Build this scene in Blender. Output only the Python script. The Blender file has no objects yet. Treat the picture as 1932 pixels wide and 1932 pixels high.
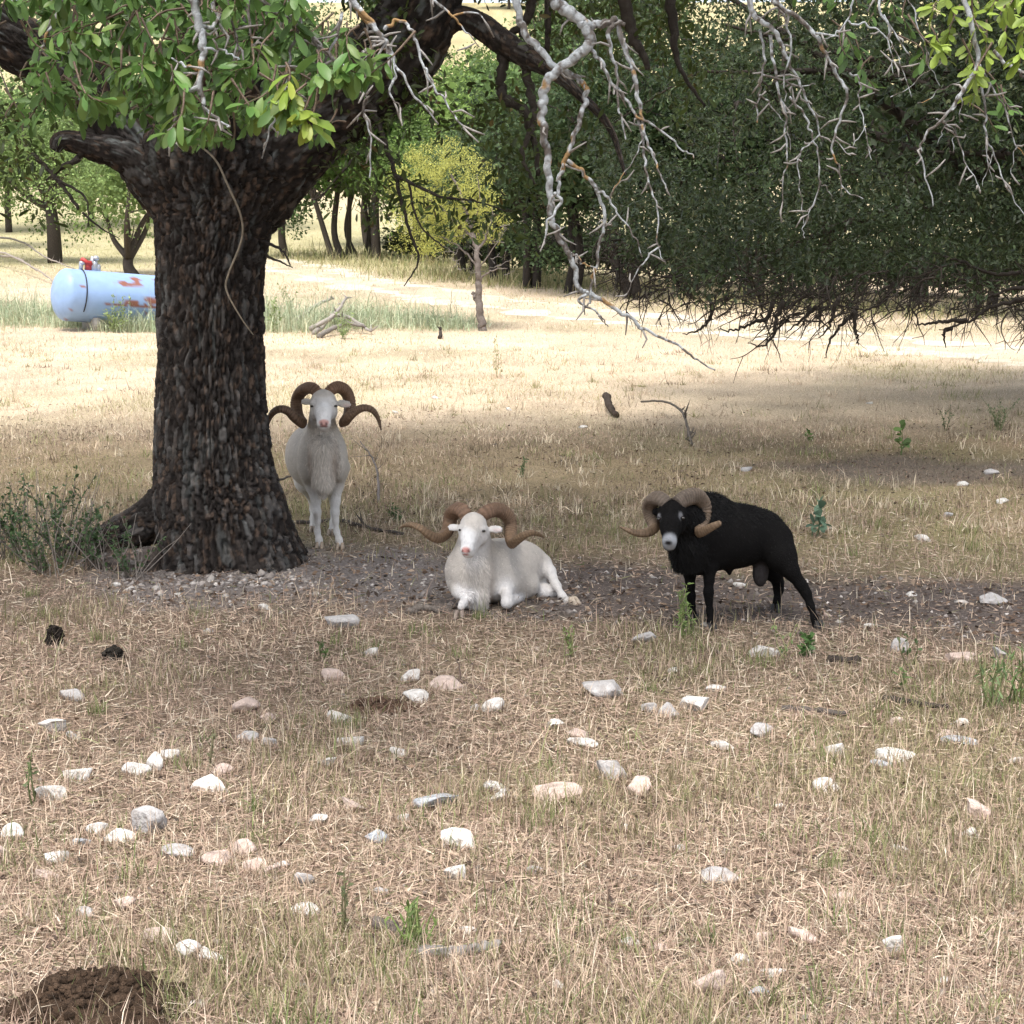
import bpy, math, time
import numpy as np
from mathutils import Matrix, Vector
T0 = time.time()
sc = bpy.context.scene
col = sc.collection

# ------------------------------------------------------------------ camera
F = 3000.0          # focal length, in units of a 1932 pixel wide picture
CX = 966.0
CAMH = 1.75
PITCH = math.atan(436.0 / F)
cam_d = bpy.data.cameras.new('camera')
cam = bpy.data.objects.new('camera', cam_d)
col.objects.link(cam)
cam.location = (0, 0, CAMH)
cam.rotation_euler = (math.pi / 2 - PITCH, 0, 0)
cam_d.sensor_width = 36.0
cam_d.lens = 36.0 * F / 1932.0
cam_d.clip_start = 0.05
cam_d.clip_end = 3000.0
sc.camera = cam

# ------------------------------------------------------------------ light
SUN_EL, SUN_AZ = 66.0, 200.0      # azimuth: 0 = away from the camera, 180 = behind it
w = bpy.data.worlds.new('World'); sc.world = w; w.use_nodes = True
nt = w.node_tree
sky = nt.nodes.new('ShaderNodeTexSky'); sky.sky_type = 'NISHITA'; sky.sun_disc = False
sky.sun_elevation = math.radians(SUN_EL); sky.sun_rotation = math.radians(SUN_AZ)
sky.air_density = 1.0; sky.dust_density = 3.0; sky.ozone_density = 0.6
bg = nt.nodes['Background']; bg.inputs[1].default_value = 0.15
hsv = nt.nodes.new('ShaderNodeHueSaturation'); hsv.inputs['Saturation'].default_value = 0.45
nt.links.new(sky.outputs[0], hsv.inputs['Color']); nt.links.new(hsv.outputs[0], bg.inputs[0])
sd = bpy.data.lights.new('sun', 'SUN'); sd.energy = 1.5; sd.angle = math.radians(14); sd.color = (1.0, 0.95, 0.87)
so = bpy.data.objects.new('sun', sd); col.objects.link(so)
ce, se = math.cos(math.radians(SUN_EL)), math.sin(math.radians(SUN_EL))
sv = Vector((math.sin(math.radians(SUN_AZ)) * ce, math.cos(math.radians(SUN_AZ)) * ce, se))
so.rotation_euler = sv.to_track_quat('Z', 'Y').to_euler(); so.location = (0, -5, 30)
vs = sc.view_settings
vs.view_transform = 'Standard'; vs.look = 'None'; vs.exposure = 1.22; vs.gamma = 1.0
sc.render.engine = 'CYCLES'
cy = sc.cycles
cy.use_adaptive_sampling = True; cy.adaptive_threshold = 0.02; cy.adaptive_min_samples = 16; cy.max_bounces = 4; cy.diffuse_bounces = 2; cy.glossy_bounces = 2; cy.transmission_bounces = 3
cy.transparent_max_bounces = 4; cy.use_denoising = True; cy.caustics_reflective = False; cy.caustics_refractive = False
try: cy.denoiser = 'OPENIMAGEDENOISE'; cy.denoising_prefilter = 'ACCURATE'
except Exception: pass

# ------------------------------------------------------------------ maths helpers
RS = np.random.RandomState
A = np.array
def sp(t, w): return w * np.logaddexp(0, t / w)
def hsh(ix, iy, iz, seed):
    n = (ix * 374761393 + iy * 668265263 + iz * 2147483647 + seed * 1274126177) & 0xffffffff
    n = ((n ^ (n >> 13)) * 1274126177) & 0xffffffff
    n = ((n ^ (n >> 15)) * 2246822519) & 0xffffffff
    return ((n ^ (n >> 16)) & 0xffffff) / float(0xffffff)
def vnoise(x, y, z=0.0, seed=0):
    x, y, z = np.broadcast_arrays(np.asarray(x, float), np.asarray(y, float), np.asarray(z, float))
    ix, iy, iz = np.floor(x).astype(np.int64), np.floor(y).astype(np.int64), np.floor(z).astype(np.int64)
    fx, fy, fz = x - ix, y - iy, z - iz
    fx, fy, fz = [f * f * (3 - 2 * f) for f in (fx, fy, fz)]
    r = 0
    for a in (0, 1):
        for b in (0, 1):
            for c in (0, 1):
                wgt = (fx if a else 1 - fx) * (fy if b else 1 - fy) * (fz if c else 1 - fz)
                r = r + wgt * hsh(ix + a, iy + b, iz + c, seed)
    return r
def fbm(x, y, z=0.0, seed=0, o=4):
    r, a, t = 0, 0.5, 0
    for i in range(o):
        r = r + a * vnoise(np.asarray(x) * 2 ** i, np.asarray(y) * 2 ** i, np.asarray(z) * 2 ** i, seed + i); t += a; a *= 0.5
    return r / t
def sst(a, b, x):
    t = np.clip((x - a) / (b - a), 0, 1); return t * t * (3 - 2 * t)
def nrm(v): return v / np.maximum(np.linalg.norm(v, axis=-1, keepdims=True), 1e-9)

def terrain(x, y):
    x = np.asarray(x, float); y = np.asarray(y, float)
    z = 0.0395 * sp(y - 11.7, .8) + 0.0205 * sp(y - 31, 3) + 0.23 * sp(y - 98, 8) - 0.27 * sp(y - 225, 12)
    z = z + 0.05 * np.exp(-(((x + 1.75) / 0.45) ** 2 + ((y - 9.75) / 0.5) ** 2))
    z = z + 0.02 * (fbm(x * 0.8 + 7, y * 0.8, 0, 3, 3) - 0.5) * sst(1, 4, y)
    z = z + 0.00025 * sp(np.abs(x) - 20, 6) * sp(y - 20, 6) * 0.1
    return z
cp, spi = math.cos(PITCH), math.sin(PITCH)
def ray(px, py):
    a = (np.asarray(px, float) - CX) / F; b = (CX - np.asarray(py, float)) / F
    # camera axes: right = x, forward = (0, cp, -sp), up = (0, sp, cp)
    return a, cp + b * spi, -spi + b * cp
def P(px, py, d):
    a, fy, fz = ray(px, py); t = d / fy
    return np.stack(np.broadcast_arrays(a * t, np.asarray(d, float), CAMH + fz * t), -1)
def G(px, d):
    """point on the ground straight below the sight line px at distance d"""
    p = P(px, 966, d); return A([p[0], p[1], float(terrain(p[0], p[1]))])
def GH(px, py):
    a, fy, fz = ray(px, py); lo = 2.0
    y = np.geomspace(2.5, 400, 1600)
    zr = CAMH + fz / fy * y; zt = terrain(a / fy * y, y)
    k = np.argmax(zr <= zt)
    if zr[k] > zt[k]: k = len(y) - 1
    if k:
        g0, g1 = zr[k - 1] - zt[k - 1], zr[k] - zt[k]; yy = y[k - 1] + (y[k] - y[k - 1]) * g0 / (g0 - g1)
    else: yy = y[0]
    return A([a / fy * yy, yy, float(terrain(a / fy * yy, yy))])

# ------------------------------------------------------------------ mesh helpers
def mk(name, V, faces, mat=None, parent=None, cols=None, smooth=False, base=None, attrs=None):
    """faces: list of (n,3) / (n,4) int arrays; cols: (nverts,3) linear colours"""
    V = np.asarray(V, np.float32).reshape(-1, 3)
    if base is None and parent is not None: base = parent.get('_b')
    if base is not None: V = V - np.asarray(base, np.float32)
    me = bpy.data.meshes.new(name)
    faces = [np.asarray(f, np.int32) for f in faces if len(f)]
    me.vertices.add(len(V)); me.vertices.foreach_set('co', V.ravel())
    li = np.concatenate([f.ravel() for f in faces]); cnt = np.concatenate([np.full(len(f), f.shape[1], np.int32) for f in faces])
    me.loops.add(len(li)); me.loops.foreach_set('vertex_index', li)
    st = np.concatenate([[0], np.cumsum(cnt)[:-1]]).astype(np.int32)
    me.polygons.add(len(cnt)); me.polygons.foreach_set('loop_start', st); me.polygons.foreach_set('loop_total', cnt)
    if smooth: me.polygons.foreach_set('use_smooth', np.ones(len(cnt), bool))
    if cols is not None:
        ca = me.color_attributes.new('Col', 'FLOAT_COLOR', 'POINT')
        c4 = np.ones((len(V), 4), np.float32); c4[:, :3] = cols; ca.data.foreach_set('color', c4.ravel())
    if attrs:
        for k, v in attrs.items():
            at = me.attributes.new(k, 'FLOAT_VECTOR', 'POINT'); at.data.foreach_set('vector', np.asarray(v, np.float32).ravel())
    me.update(); me.validate()
    o = bpy.data.objects.new(name, me); col.objects.link(o)
    if mat: me.materials.append(mat)
    if parent is not None: o.parent = parent
    return o
def tag(o, label, cat, group=None, kind=None):
    o['label'] = label; o['category'] = cat
    if group: o['group'] = group
    if kind: o['kind'] = kind
    return o
def thing(name, label, cat, loc, group=None):
    o = bpy.data.objects.new(name, None); col.objects.link(o); o.location = [float(v) for v in loc]
    o['_b'] = [float(v) for v in loc]; o.empty_display_size = 0.1
    return tag(o, label, cat, group)
def solo(name, V, faces, mat, label, cat, group=None, kind=None, cols=None, smooth=False, base=None):
    V = np.asarray(V, float)
    if base is None: base = A([V[:, 0].mean(), V[:, 1].mean(), V[:, 2].min()])
    o = mk(name, V, faces, mat, None, cols, smooth, base); o.location = [float(v) for v in base]
    return tag(o, label, cat, group, kind)
class Buf:
    def __init__(s): s.V = []; s.T = []; s.Q = []; s.C = []; s.n = 0
    def add(s, V, tri=None, quad=None, c=None):
        V = np.asarray(V, float).reshape(-1, 3); s.V.append(V)
        if tri is not None and len(tri): s.T.append(np.asarray(tri) + s.n)
        if quad is not None and len(quad): s.Q.append(np.asarray(quad) + s.n)
        if c is not None: s.C.append(np.broadcast_to(np.asarray(c, float), V.shape))
        s.n += len(V); return s
    def get(s):
        f = []
        if s.T: f.append(np.concatenate(s.T))
        if s.Q: f.append(np.concatenate(s.Q))
        return np.concatenate(s.V), f, (np.concatenate(s.C) if s.C else None)
    def build(s, name, mat, parent=None, smooth=False):
        V, f, c = s.get(); return mk(name, V, f, mat, parent, c, smooth)
def crom(P_, n):
    """Catmull-Rom through rows of P_ (any columns), n samples per span"""
    P_ = np.asarray(P_, float); Q = np.vstack([2 * P_[0] - P_[1], P_, 2 * P_[-1] - P_[-2]])
    out = []
    for i in range(1, len(Q) - 2):
        t = np.linspace(0, 1, n, endpoint=False)[:, None]; p0, p1, p2, p3 = Q[i - 1], Q[i], Q[i + 1], Q[i + 2]
        out.append(0.5 * (2 * p1 + (p2 - p0) * t + (2 * p0 - 5 * p1 + 4 * p2 - p3) * t ** 2 + (3 * p1 - p0 - 3 * p2 + p3) * t ** 3))
    out.append(P_[-1:]); return np.vstack(out)
def frames(C):
    T = nrm(np.gradient(C, axis=0)); N = np.zeros_like(T)
    a = A([0, 1.0, 0]) if abs(T[0][1]) < 0.8 else A([1.0, 0, 0])
    n = a - T[0] * (a @ T[0]); N[0] = n / np.linalg.norm(n)
    for i in range(1, len(C)):
        n = N[i - 1] - T[i] * (N[i - 1] @ T[i]); N[i] = n / max(np.linalg.norm(n), 1e-9)
    return T, N, np.cross(T, N)
def tube(C, R, n=8, cap=True):
    C = np.asarray(C, float); R = np.broadcast_to(np.asarray(R, float), (len(C),))
    T, N, B = frames(C); th = np.linspace(0, 2 * np.pi, n, endpoint=False)
    V = (C[:, None] + R[:, None, None] * (np.cos(th)[None, :, None] * N[:, None] + np.sin(th)[None, :, None] * B[:, None])).reshape(-1, 3)
    i = np.arange(len(C) - 1)[:, None] * n; j = np.arange(n)[None]; k = (j + 1) % n
    Q = np.stack([i + j, i + k, i + n + k, i + n + j], -1).reshape(-1, 4); tri = []
    if cap:
        m = len(V); V = np.vstack([V, C[0], C[-1]]); jj = np.arange(n); kk = (jj + 1) % n; e = (len(C) - 1) * n
        tri = np.vstack([np.stack([np.full(n, m), kk, jj], -1), np.stack([np.full(n, m + 1), e + jj, e + kk], -1)])
    return V, tri, Q
def box(c, s, R=None):
    v = A([[x, y, z] for x in (-1, 1) for y in (-1, 1) for z in (-1, 1)], float) * A(s) / 2
    if R is not None: v = v @ A(R).T
    q = A([[0, 1, 3, 2], [4, 6, 7, 5], [0, 4, 5, 1], [2, 3, 7, 6], [0, 2, 6, 4], [1, 5, 7, 3]]); return v + A(c), q

# ------------------------------------------------------------------ materials
def vmat(name, rough=0.8, transl=0.0, spec=0.3, nscale=0.0, namp=0.0, bump=0.0, bscale=50.0, rnd=0.0, color=None, metallic=0.0):
    m = bpy.data.materials.new(name); m.use_nodes = True; n = m.node_tree.nodes; l = m.node_tree.links
    b = n['Principled BSDF']; b.inputs['Roughness'].default_value = rough; b.inputs['Specular IOR Level'].default_value = spec
    b.inputs['Metallic'].default_value = metallic
    if color is None:
        at = n.new('ShaderNodeVertexColor'); at.layer_name = 'Col'; c = at.outputs[0]
    else:
        rg = n.new('ShaderNodeRGB'); rg.outputs[0].default_value = (*color, 1); c = rg.outputs[0]
    tc = n.new('ShaderNodeTexCoord')
    if namp:
        t = n.new('ShaderNodeTexNoise'); t.inputs['Scale'].default_value = nscale; t.inputs['Detail'].default_value = 5
        l.new(tc.outputs['Object'], t.inputs['Vector'])
        mr = n.new('ShaderNodeMapRange'); mr.inputs[1].default_value = 0.25; mr.inputs[2].default_value = 0.75
        mr.inputs[3].default_value = 1 - namp; mr.inputs[4].default_value = 1 + namp; l.new(t.outputs[0], mr.inputs[0])
        hs = n.new('ShaderNodeHueSaturation'); l.new(c, hs.inputs['Color']); l.new(mr.outputs[0], hs.inputs['Value']); c = hs.outputs[0]
    if rnd:
        oi = n.new('ShaderNodeObjectInfo'); mr = n.new('ShaderNodeMapRange'); mr.inputs[3].default_value = 1 - rnd; mr.inputs[4].default_value = 1 + rnd
        l.new(oi.outputs['Random'], mr.inputs[0]); hs = n.new('ShaderNodeHueSaturation'); l.new(c, hs.inputs['Color']); l.new(mr.outputs[0], hs.inputs['Value'])
        m2 = n.new('ShaderNodeMapRange'); m2.inputs[3].default_value = 0.47; m2.inputs[4].default_value = 0.515
        ml = n.new('ShaderNodeMath'); ml.operation = 'MULTIPLY'; ml.inputs[1].default_value = 7.31; l.new(oi.outputs['Random'], ml.inputs[0])
        fr = n.new('ShaderNodeMath'); fr.operation = 'FRACT'; l.new(ml.outputs[0], fr.inputs[0]); l.new(fr.outputs[0], m2.inputs[0]); l.new(m2.outputs[0], hs.inputs['Hue'])
        c = hs.outputs[0]
    l.new(c, b.inputs['Base Color'])
    if bump:
        t = n.new('ShaderNodeTexNoise'); t.inputs['Scale'].default_value = bscale; t.inputs['Detail'].default_value = 6
        l.new(tc.outputs['Object'], t.inputs['Vector']); bp = n.new('ShaderNodeBump'); bp.inputs['Strength'].default_value = bump
        bp.inputs['Distance'].default_value = 0.02; l.new(t.outputs[0], bp.inputs['Height']); l.new(bp.outputs[0], b.inputs['Normal'])
    if transl:
        tr = n.new('ShaderNodeBsdfTranslucent'); l.new(c, tr.inputs[0]); mx = n.new('ShaderNodeMixShader'); mx.inputs[0].default_value = transl
        l.new(b.outputs[0], mx.inputs[1]); l.new(tr.outputs[0], mx.inputs[2]); l.new(mx.outputs[0], n['Material Output'].inputs[0])
    return m
M_grass = vmat('dry_grass_blades', 0.85, 0.15, 0.15)
M_leaf = vmat('oak_leaf_mass', 0.45, 0.35, 0.35)
M_farleaf = vmat('far_leaf_mass', 0.6, 0.35, 0.2)
M_bark = vmat('oak_bark', 0.92, 0, 0.15, 30, 0.35, 0.6, 160)
M_twig = vmat('twig_bark', 0.9, 0, 0.15, 40, 0.3, 0.4, 120)
M_lichen = vmat('lichen_covered_bark', 0.9, 0, 0.15, 90, 0.3, 0.35, 220)
M_rock = vmat('limestone', 0.85, 0, 0.25, 14, 0.22, 0.8, 45)
M_coat = vmat('ram_coat', 0.75, 0, 0.2, 35, 0.10, 0.5, 130)
M_fur = vmat('ram_hair', 0.7, 0.1, 0.2)
M_horn = vmat('ram_horn', 0.6, 0, 0.3, 60, 0.25, 0.3, 120)
M_hoof = vmat('ram_hoof', 0.6, 0, 0.3, 60, 0.3)
M_eye = vmat('ram_eye', 0.12, 0, 0.6, color=(0.015, 0.01, 0.008))
M_dung = vmat('dung', 0.95, 0, 0.1, 40, 0.4, 1.0, 90)
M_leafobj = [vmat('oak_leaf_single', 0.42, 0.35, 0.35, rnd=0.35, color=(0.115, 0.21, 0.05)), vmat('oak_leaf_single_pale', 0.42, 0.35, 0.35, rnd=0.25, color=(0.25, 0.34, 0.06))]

# ------------------------------------------------------------------ zones on the ground (plan coordinates)
def seg_d(x, y, pts):
    d = np.full(np.shape(x), 1e9)
    for (a, b) in zip(pts[:-1], pts[1:]):
        ax, ay = a[0], a[1]; bx, by = b[0] - ax, b[1] - ay
        t = np.clip(((x - ax) * bx + (y - ay) * by) / (bx * bx + by * by), 0, 1)
        d = np.minimum(d, np.hypot(x - ax - bx * t, y - ay - by * t))
    return d
DIRT = [GH(390, 1095), GH(560, 1072), GH(720, 1075), GH(900, 1105), GH(1130, 1110), GH(1400, 1135), GH(1620, 1140), GH(1932, 1150), GH(2200, 1150)]
OAK_SHADE = [GH(1700, 880), GH(1830, 890), GH(2100, 900)]  # right oak's shadow, painted on the ground as a dark littered patch
ROAD = [GH(420, 488), GH(500, 494), GH(560, 505), GH(650, 527), GH(800, 553), GH(950, 573), GH(1150, 597), GH(1400, 622), GH(1650, 645), GH(1932, 672), GH(2300, 700), GH(2700, 725)]
def dirt_shade_mask(x, y):
    n = fbm(x * 1.7, y * 1.7, 0, 11, 4) - 0.5
    d = seg_d(x, y, DIRT) + n * 0.7
    m = 1 - sst(0.42, 1.15, d + .5 * (fbm(x * 6, y * 6, 0, 13, 3) - .5))
    d2 = seg_d(x, y, OAK_SHADE) + n * 2.0
    return np.maximum(m, 0.8 * (1 - sst(0.4, 1.4, d2)))
def road_mask(x, y):
    d = seg_d(x, y, ROAD) + (fbm(x * 0.9, y * 0.9, 0, 5, 3) - 0.5) * 1.2
    return .8 * (1 - sst(.5, 1.7, d))

# ------------------------------------------------------------------ ground
def build_ground():
    def axis(lim, n, k): t = np.linspace(-1, 1, n); return np.sinh(t * k) / np.sinh(k) * lim
    xs = axis(420, 190, 7.0)
    ys = np.concatenate([np.linspace(-60, 2, 20)[:-1], np.geomspace(2, 30, 160)[:-1], np.geomspace(30, 420, 100)])
    X, Y = np.meshgrid(xs, ys); Z = terrain(X, Y)
    m = dirt_shade_mask(X, Y); r = road_mask(X, Y)
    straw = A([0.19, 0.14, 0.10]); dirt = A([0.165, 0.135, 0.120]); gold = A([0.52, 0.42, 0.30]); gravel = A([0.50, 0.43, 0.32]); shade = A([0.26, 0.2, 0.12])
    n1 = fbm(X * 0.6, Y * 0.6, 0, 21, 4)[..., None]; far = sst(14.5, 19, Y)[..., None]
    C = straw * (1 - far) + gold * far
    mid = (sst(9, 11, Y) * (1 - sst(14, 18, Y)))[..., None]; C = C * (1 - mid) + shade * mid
    gpat = sst(0.5, 0.7, fbm(X * 0.35 + 9, Y * 0.35, 0, 31, 3))[..., None]
    C = C * (1 - 0.35 * gpat) + A([0.2, 0.19, 0.09]) * 0.35 * gpat
    hill = sst(90, 130, Y)[..., None]; C = C * (1 - hill) + A([0.42, 0.36, 0.2]) * hill
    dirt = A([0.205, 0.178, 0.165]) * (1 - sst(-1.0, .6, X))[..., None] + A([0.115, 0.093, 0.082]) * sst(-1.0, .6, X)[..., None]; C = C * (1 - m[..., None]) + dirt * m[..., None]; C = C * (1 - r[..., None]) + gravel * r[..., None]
    C = C * (0.8 + 0.4 * n1) * (.75 + .5 * fbm(X * 2.3, Y * 2.3, 0, 25, 3))[..., None]; gl = (sst(42, 60, Y) * (1 - sst(90, 110, Y)) * (1 - r))[..., None] * .6; C = C * (1 - gl) + A([.36, .35, .17]) * gl
    ny, nx = X.shape; i = np.arange(ny - 1)[:, None] * nx + np.arange(nx - 1)[None]
    Q = np.stack([i, i + 1, i + nx + 1, i + nx], -1).reshape(-1, 4)
    V = np.stack([X, Y, Z], -1).reshape(-1, 3)
    mat = vmat('dry_pasture_soil', 0.95, 0, 0.1, 55, 0.6, 0.6, 70)
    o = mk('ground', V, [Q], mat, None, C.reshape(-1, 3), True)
    tag(o, 'dry pasture ground of straw and bare soil rising to a hill', 'ground', kind='structure')
    # gravel track, a thin sheet 4 mm over the ground in two wheel ruts
    Cc = crom(A(ROAD)[:, :2], 12); T = nrm(np.gradient(Cc, axis=0)); N = np.stack([-T[:, 1], T[:, 0]], -1)
    b = Buf(); rs = RS(5)
    for s0 in (-0.95, 0.95):
        us = np.linspace(-0.42, 0.42, 5); k = len(Cc)
        wob = (vnoise(np.arange(k) * 0.35, 3.0 + s0, 0, 8) - 0.5) * 0.5; ww = np.maximum(0.04, 1.5 * sst(.3, .75, vnoise(np.arange(k) * 0.8, 9 + s0, 0, 4)))
        V = []
        for u in us:
            q = Cc + N * (s0 + wob + u * ww)[:, None]; V.append(np.column_stack([q, terrain(q[:, 0], q[:, 1]) + 0.022 - 0.018 * abs(u) / 0.42]))
        V = np.stack(V, 1).reshape(-1, 3); i = np.arange(k - 1)[:, None] * 5 + np.arange(4)[None]
        b.add(V, quad=np.stack([i, i + 1, i + 6, i + 5], -1).reshape(-1, 4), c=A([0.57, 0.50, 0.39]))
    V, f, c = b.get()
    tag(mk('dirt_track', V, f, vmat('pale_gravel', 0.95, 0, 0.1, 6, 0.2, 0.6, 12), None, c, True), 'pale two-rut gravel track crossing the golden field', 'track', kind='structure')
build_ground()

# ------------------------------------------------------------------ leaves
# template leaf along +x (length 1), normal +z: obovate blade folded on its midrib
LT = A([[0, 0, 0], [0.30, 0.13, 0.03], [0.30, -0.13, 0.03], [0.34, 0, 0], [0.68, 0.18, 0.02], [0.68, -0.18, 0.02], [0.70, 0, -0.03], [1.0, 0, -0.09], [0.90, 0.11, -0.04], [0.90, -0.11, -0.04]])
LTF = A([[0, 3, 1], [0, 2, 3], [3, 6, 4], [3, 4, 1], [2, 5, 6], [2, 6, 3], [6, 7, 8], [6, 8, 4], [5, 9, 7], [5, 7, 6]])
LS = A([[0, 0, 0], [0.55, 0.17, 0.03], [0.55, -0.17, 0.03], [1.0, 0, -0.06]]); LSF = A([[0, 2, 3], [0, 3, 1]])
def place_leaves(base, d, up, L, W=1.0, tmpl=LT, tf=LTF):
    d = nrm(d); s = nrm(np.cross(up, d)); n = np.cross(d, s)
    V = base[:, None] + L[:, None, None] * (tmpl[None, :, 0:1] * d[:, None] + W * tmpl[None, :, 1:2] * s[:, None] + tmpl[None, :, 2:3] * n[:, None])
    Fc = tf[None] + (np.arange(len(base)) * len(tmpl))[:, None, None]
    return V.reshape(-1, 3), Fc.reshape(-1, 3)
def clumps(cent, rad, nleaf, L, rs, tmpl=LS, tf=LSF, c0=(0.06, 0.10, 0.03), var=0.35, outw=0.5, W=1.0, squash=0.7, flow=None, mixc=None):
    """leaf masses: cent (m,3), rad (m,), about nleaf leaves in each"""
    m = len(cent); k = rs.poisson(nleaf, m); idx = np.repeat(np.arange(m), k); N = len(idx)
    u = nrm(rs.normal(size=(N, 3))); r = rs.uniform(0.15, 1, N) ** 0.6
    off = u * r[:, None] * np.asarray(rad)[idx, None] * A([1, 1, squash])
    base = cent[idx] + off
    d = nrm(u * outw + rs.normal(size=(N, 3)) * 0.6 + A([0, 0, -0.15]))
    up = nrm(rs.normal(size=(N, 3)) * 0.55 + A([0, 0, 1.0])); LL = L * rs.uniform(0.6, 1.25, N)
    V, Fc = place_leaves(base, d, up, LL, W, tmpl, tf)
    cb = np.asarray(c0)[None] * (1 + var * (rs.rand(m, 1) - 0.5) * 1.6)[idx] * (1 + var * (rs.rand(N, 1) - 0.5) * 2)
    if mixc is not None:
        t = (rs.rand(N) < mixc[1])[:, None]; cb = np.where(t, np.asarray(mixc[0])[None] * (0.7 + 0.6 * rs.rand(N, 1)), cb)
    return V, Fc, np.repeat(cb, len(tmpl), 0)

# ------------------------------------------------------------------ bark
def cell(u, v, seed, wrap=None):
    iu, iv = np.floor(u).astype(np.int64), np.floor(v).astype(np.int64)
    F1 = np.full(u.shape, 9.0); F2 = np.full(u.shape, 9.0); ID = np.zeros(u.shape)
    for a in (-1, 0, 1):
        for b in (-1, 0, 1):
            cu, cv = iu + a, iv + b; cw = cu % wrap if wrap else cu
            jx = hsh(cw, cv, 0 * cu, seed); jy = hsh(cw, cv, 0 * cu + 7, seed)
            d = np.hypot(cu + 0.15 + 0.7 * jx - u, cv + jy - v)
            nw = d < F1; F2 = np.where(nw, F1, np.minimum(F2, d)); ID = np.where(nw, hsh(cw, cv, 0 * cu + 3, seed), ID); F1 = np.where(nw, d, F1)
    return F1, F2, ID
def bark_tube(C, R, nu, cu=0.034, cv=0.10, depth=0.022, seed=1, flute=None, cols=None, lichen=0.0, warp=2.6, warp2=2.6):
    """tapered limb with plated bark in relief; C, R already resampled densely"""
    C = np.asarray(C, float); R = np.asarray(R, float); T, N, B = frames(C)
    th = np.linspace(0, 2 * np.pi, nu, endpoint=False); TH, V_ = np.meshgrid(th, np.concatenate([[0], np.cumsum(np.linalg.norm(np.diff(C, axis=0), axis=1))]))
    wrap = max(6, int(round(2 * np.pi * np.median(R) / cu)))
    U = TH / (2 * np.pi) * wrap
    ct, st = np.cos(TH) * 2, np.sin(TH) * 2
    w1 = (fbm(ct * 1.6, st * 1.6, V_ * 7, seed, 3) - 0.5) * (warp + (warp2 - warp) * sst(.9, 1.7, V_)); w2 = (fbm(ct * 1.5, st * 1.5, V_ * 4, seed + 9, 3) - 0.5) * 1.2
    F1, F2, ID = cell(U + w1, V_ / cv + w2 * 2.0 + 5 * hsh(np.floor(U + w1).astype(np.int64) % wrap, 0 * U.astype(np.int64), 0 * U.astype(np.int64), seed + 40), seed, wrap); f1, f2, id2 = cell(1.7 * (U + w1), 2.6 * V_ / cv + w2, seed + 5, None)
    e = sst(0.02, 0.26, F2 - F1); e2 = sst(0.0, 0.22, f2 - f1)
    h = depth * (e * (0.55 + 0.45 * ID) + 0.25 * e2 * e) - depth * 0.6 + depth * 0.5 * (fbm(ct * 7, st * 7, V_ * 18, seed + 2, 3) - 0.5)
    r = R[:, None] * (1 + (flute(TH, V_) if flute is not None else 0)) + h * np.minimum(1, R[:, None] / 0.15)
    P_ = C[:, None] + r[..., None] * (np.cos(TH)[..., None] * N[:, None] + np.sin(TH)[..., None] * B[:, None])
    nv = len(C); i = np.arange(nv - 1)[:, None] * nu; j = np.arange(nu)[None]; k = (j + 1) % nu
    Q = np.stack([i + j, i + k, i + nu + k, i + nu + j], -1).reshape(-1, 4)
    base = A([0.036, 0.030, 0.027]); tan = A([0.16, 0.115, 0.085]); red = A([0.115, 0.07, 0.05]); grey = A([0.13, 0.125, 0.12])
    c = base * (0.6 + 0.8 * fbm(ct * 3, st * 3, V_ * 3, seed + 4, 3))[..., None]
    m = sst(0.72, 0.95, id2)[..., None]; c = c * (1 - 0.6 * m) + (tan * 0.6 + red * 0.4) * 0.6 * m; c = c * (.65 + .75 * ID[..., None])
    m = (sst(0.80, 0.92, ID) * sst(0.1, 0.5, V_ * 0 + 1))[..., None]; c = c * (1 - 0.5 * m) + grey * 0.5 * m
    if lichen:
        m = (sst(0.62, 0.72, fbm(ct * 4, st * 4, V_ * 5, seed + 14, 4)) * lichen)[..., None]; c = c * (1 - m) + A([0.30, 0.33, 0.32]) * m
    return P_.reshape(-1, 3), Q, c.reshape(-1, 3)

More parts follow.
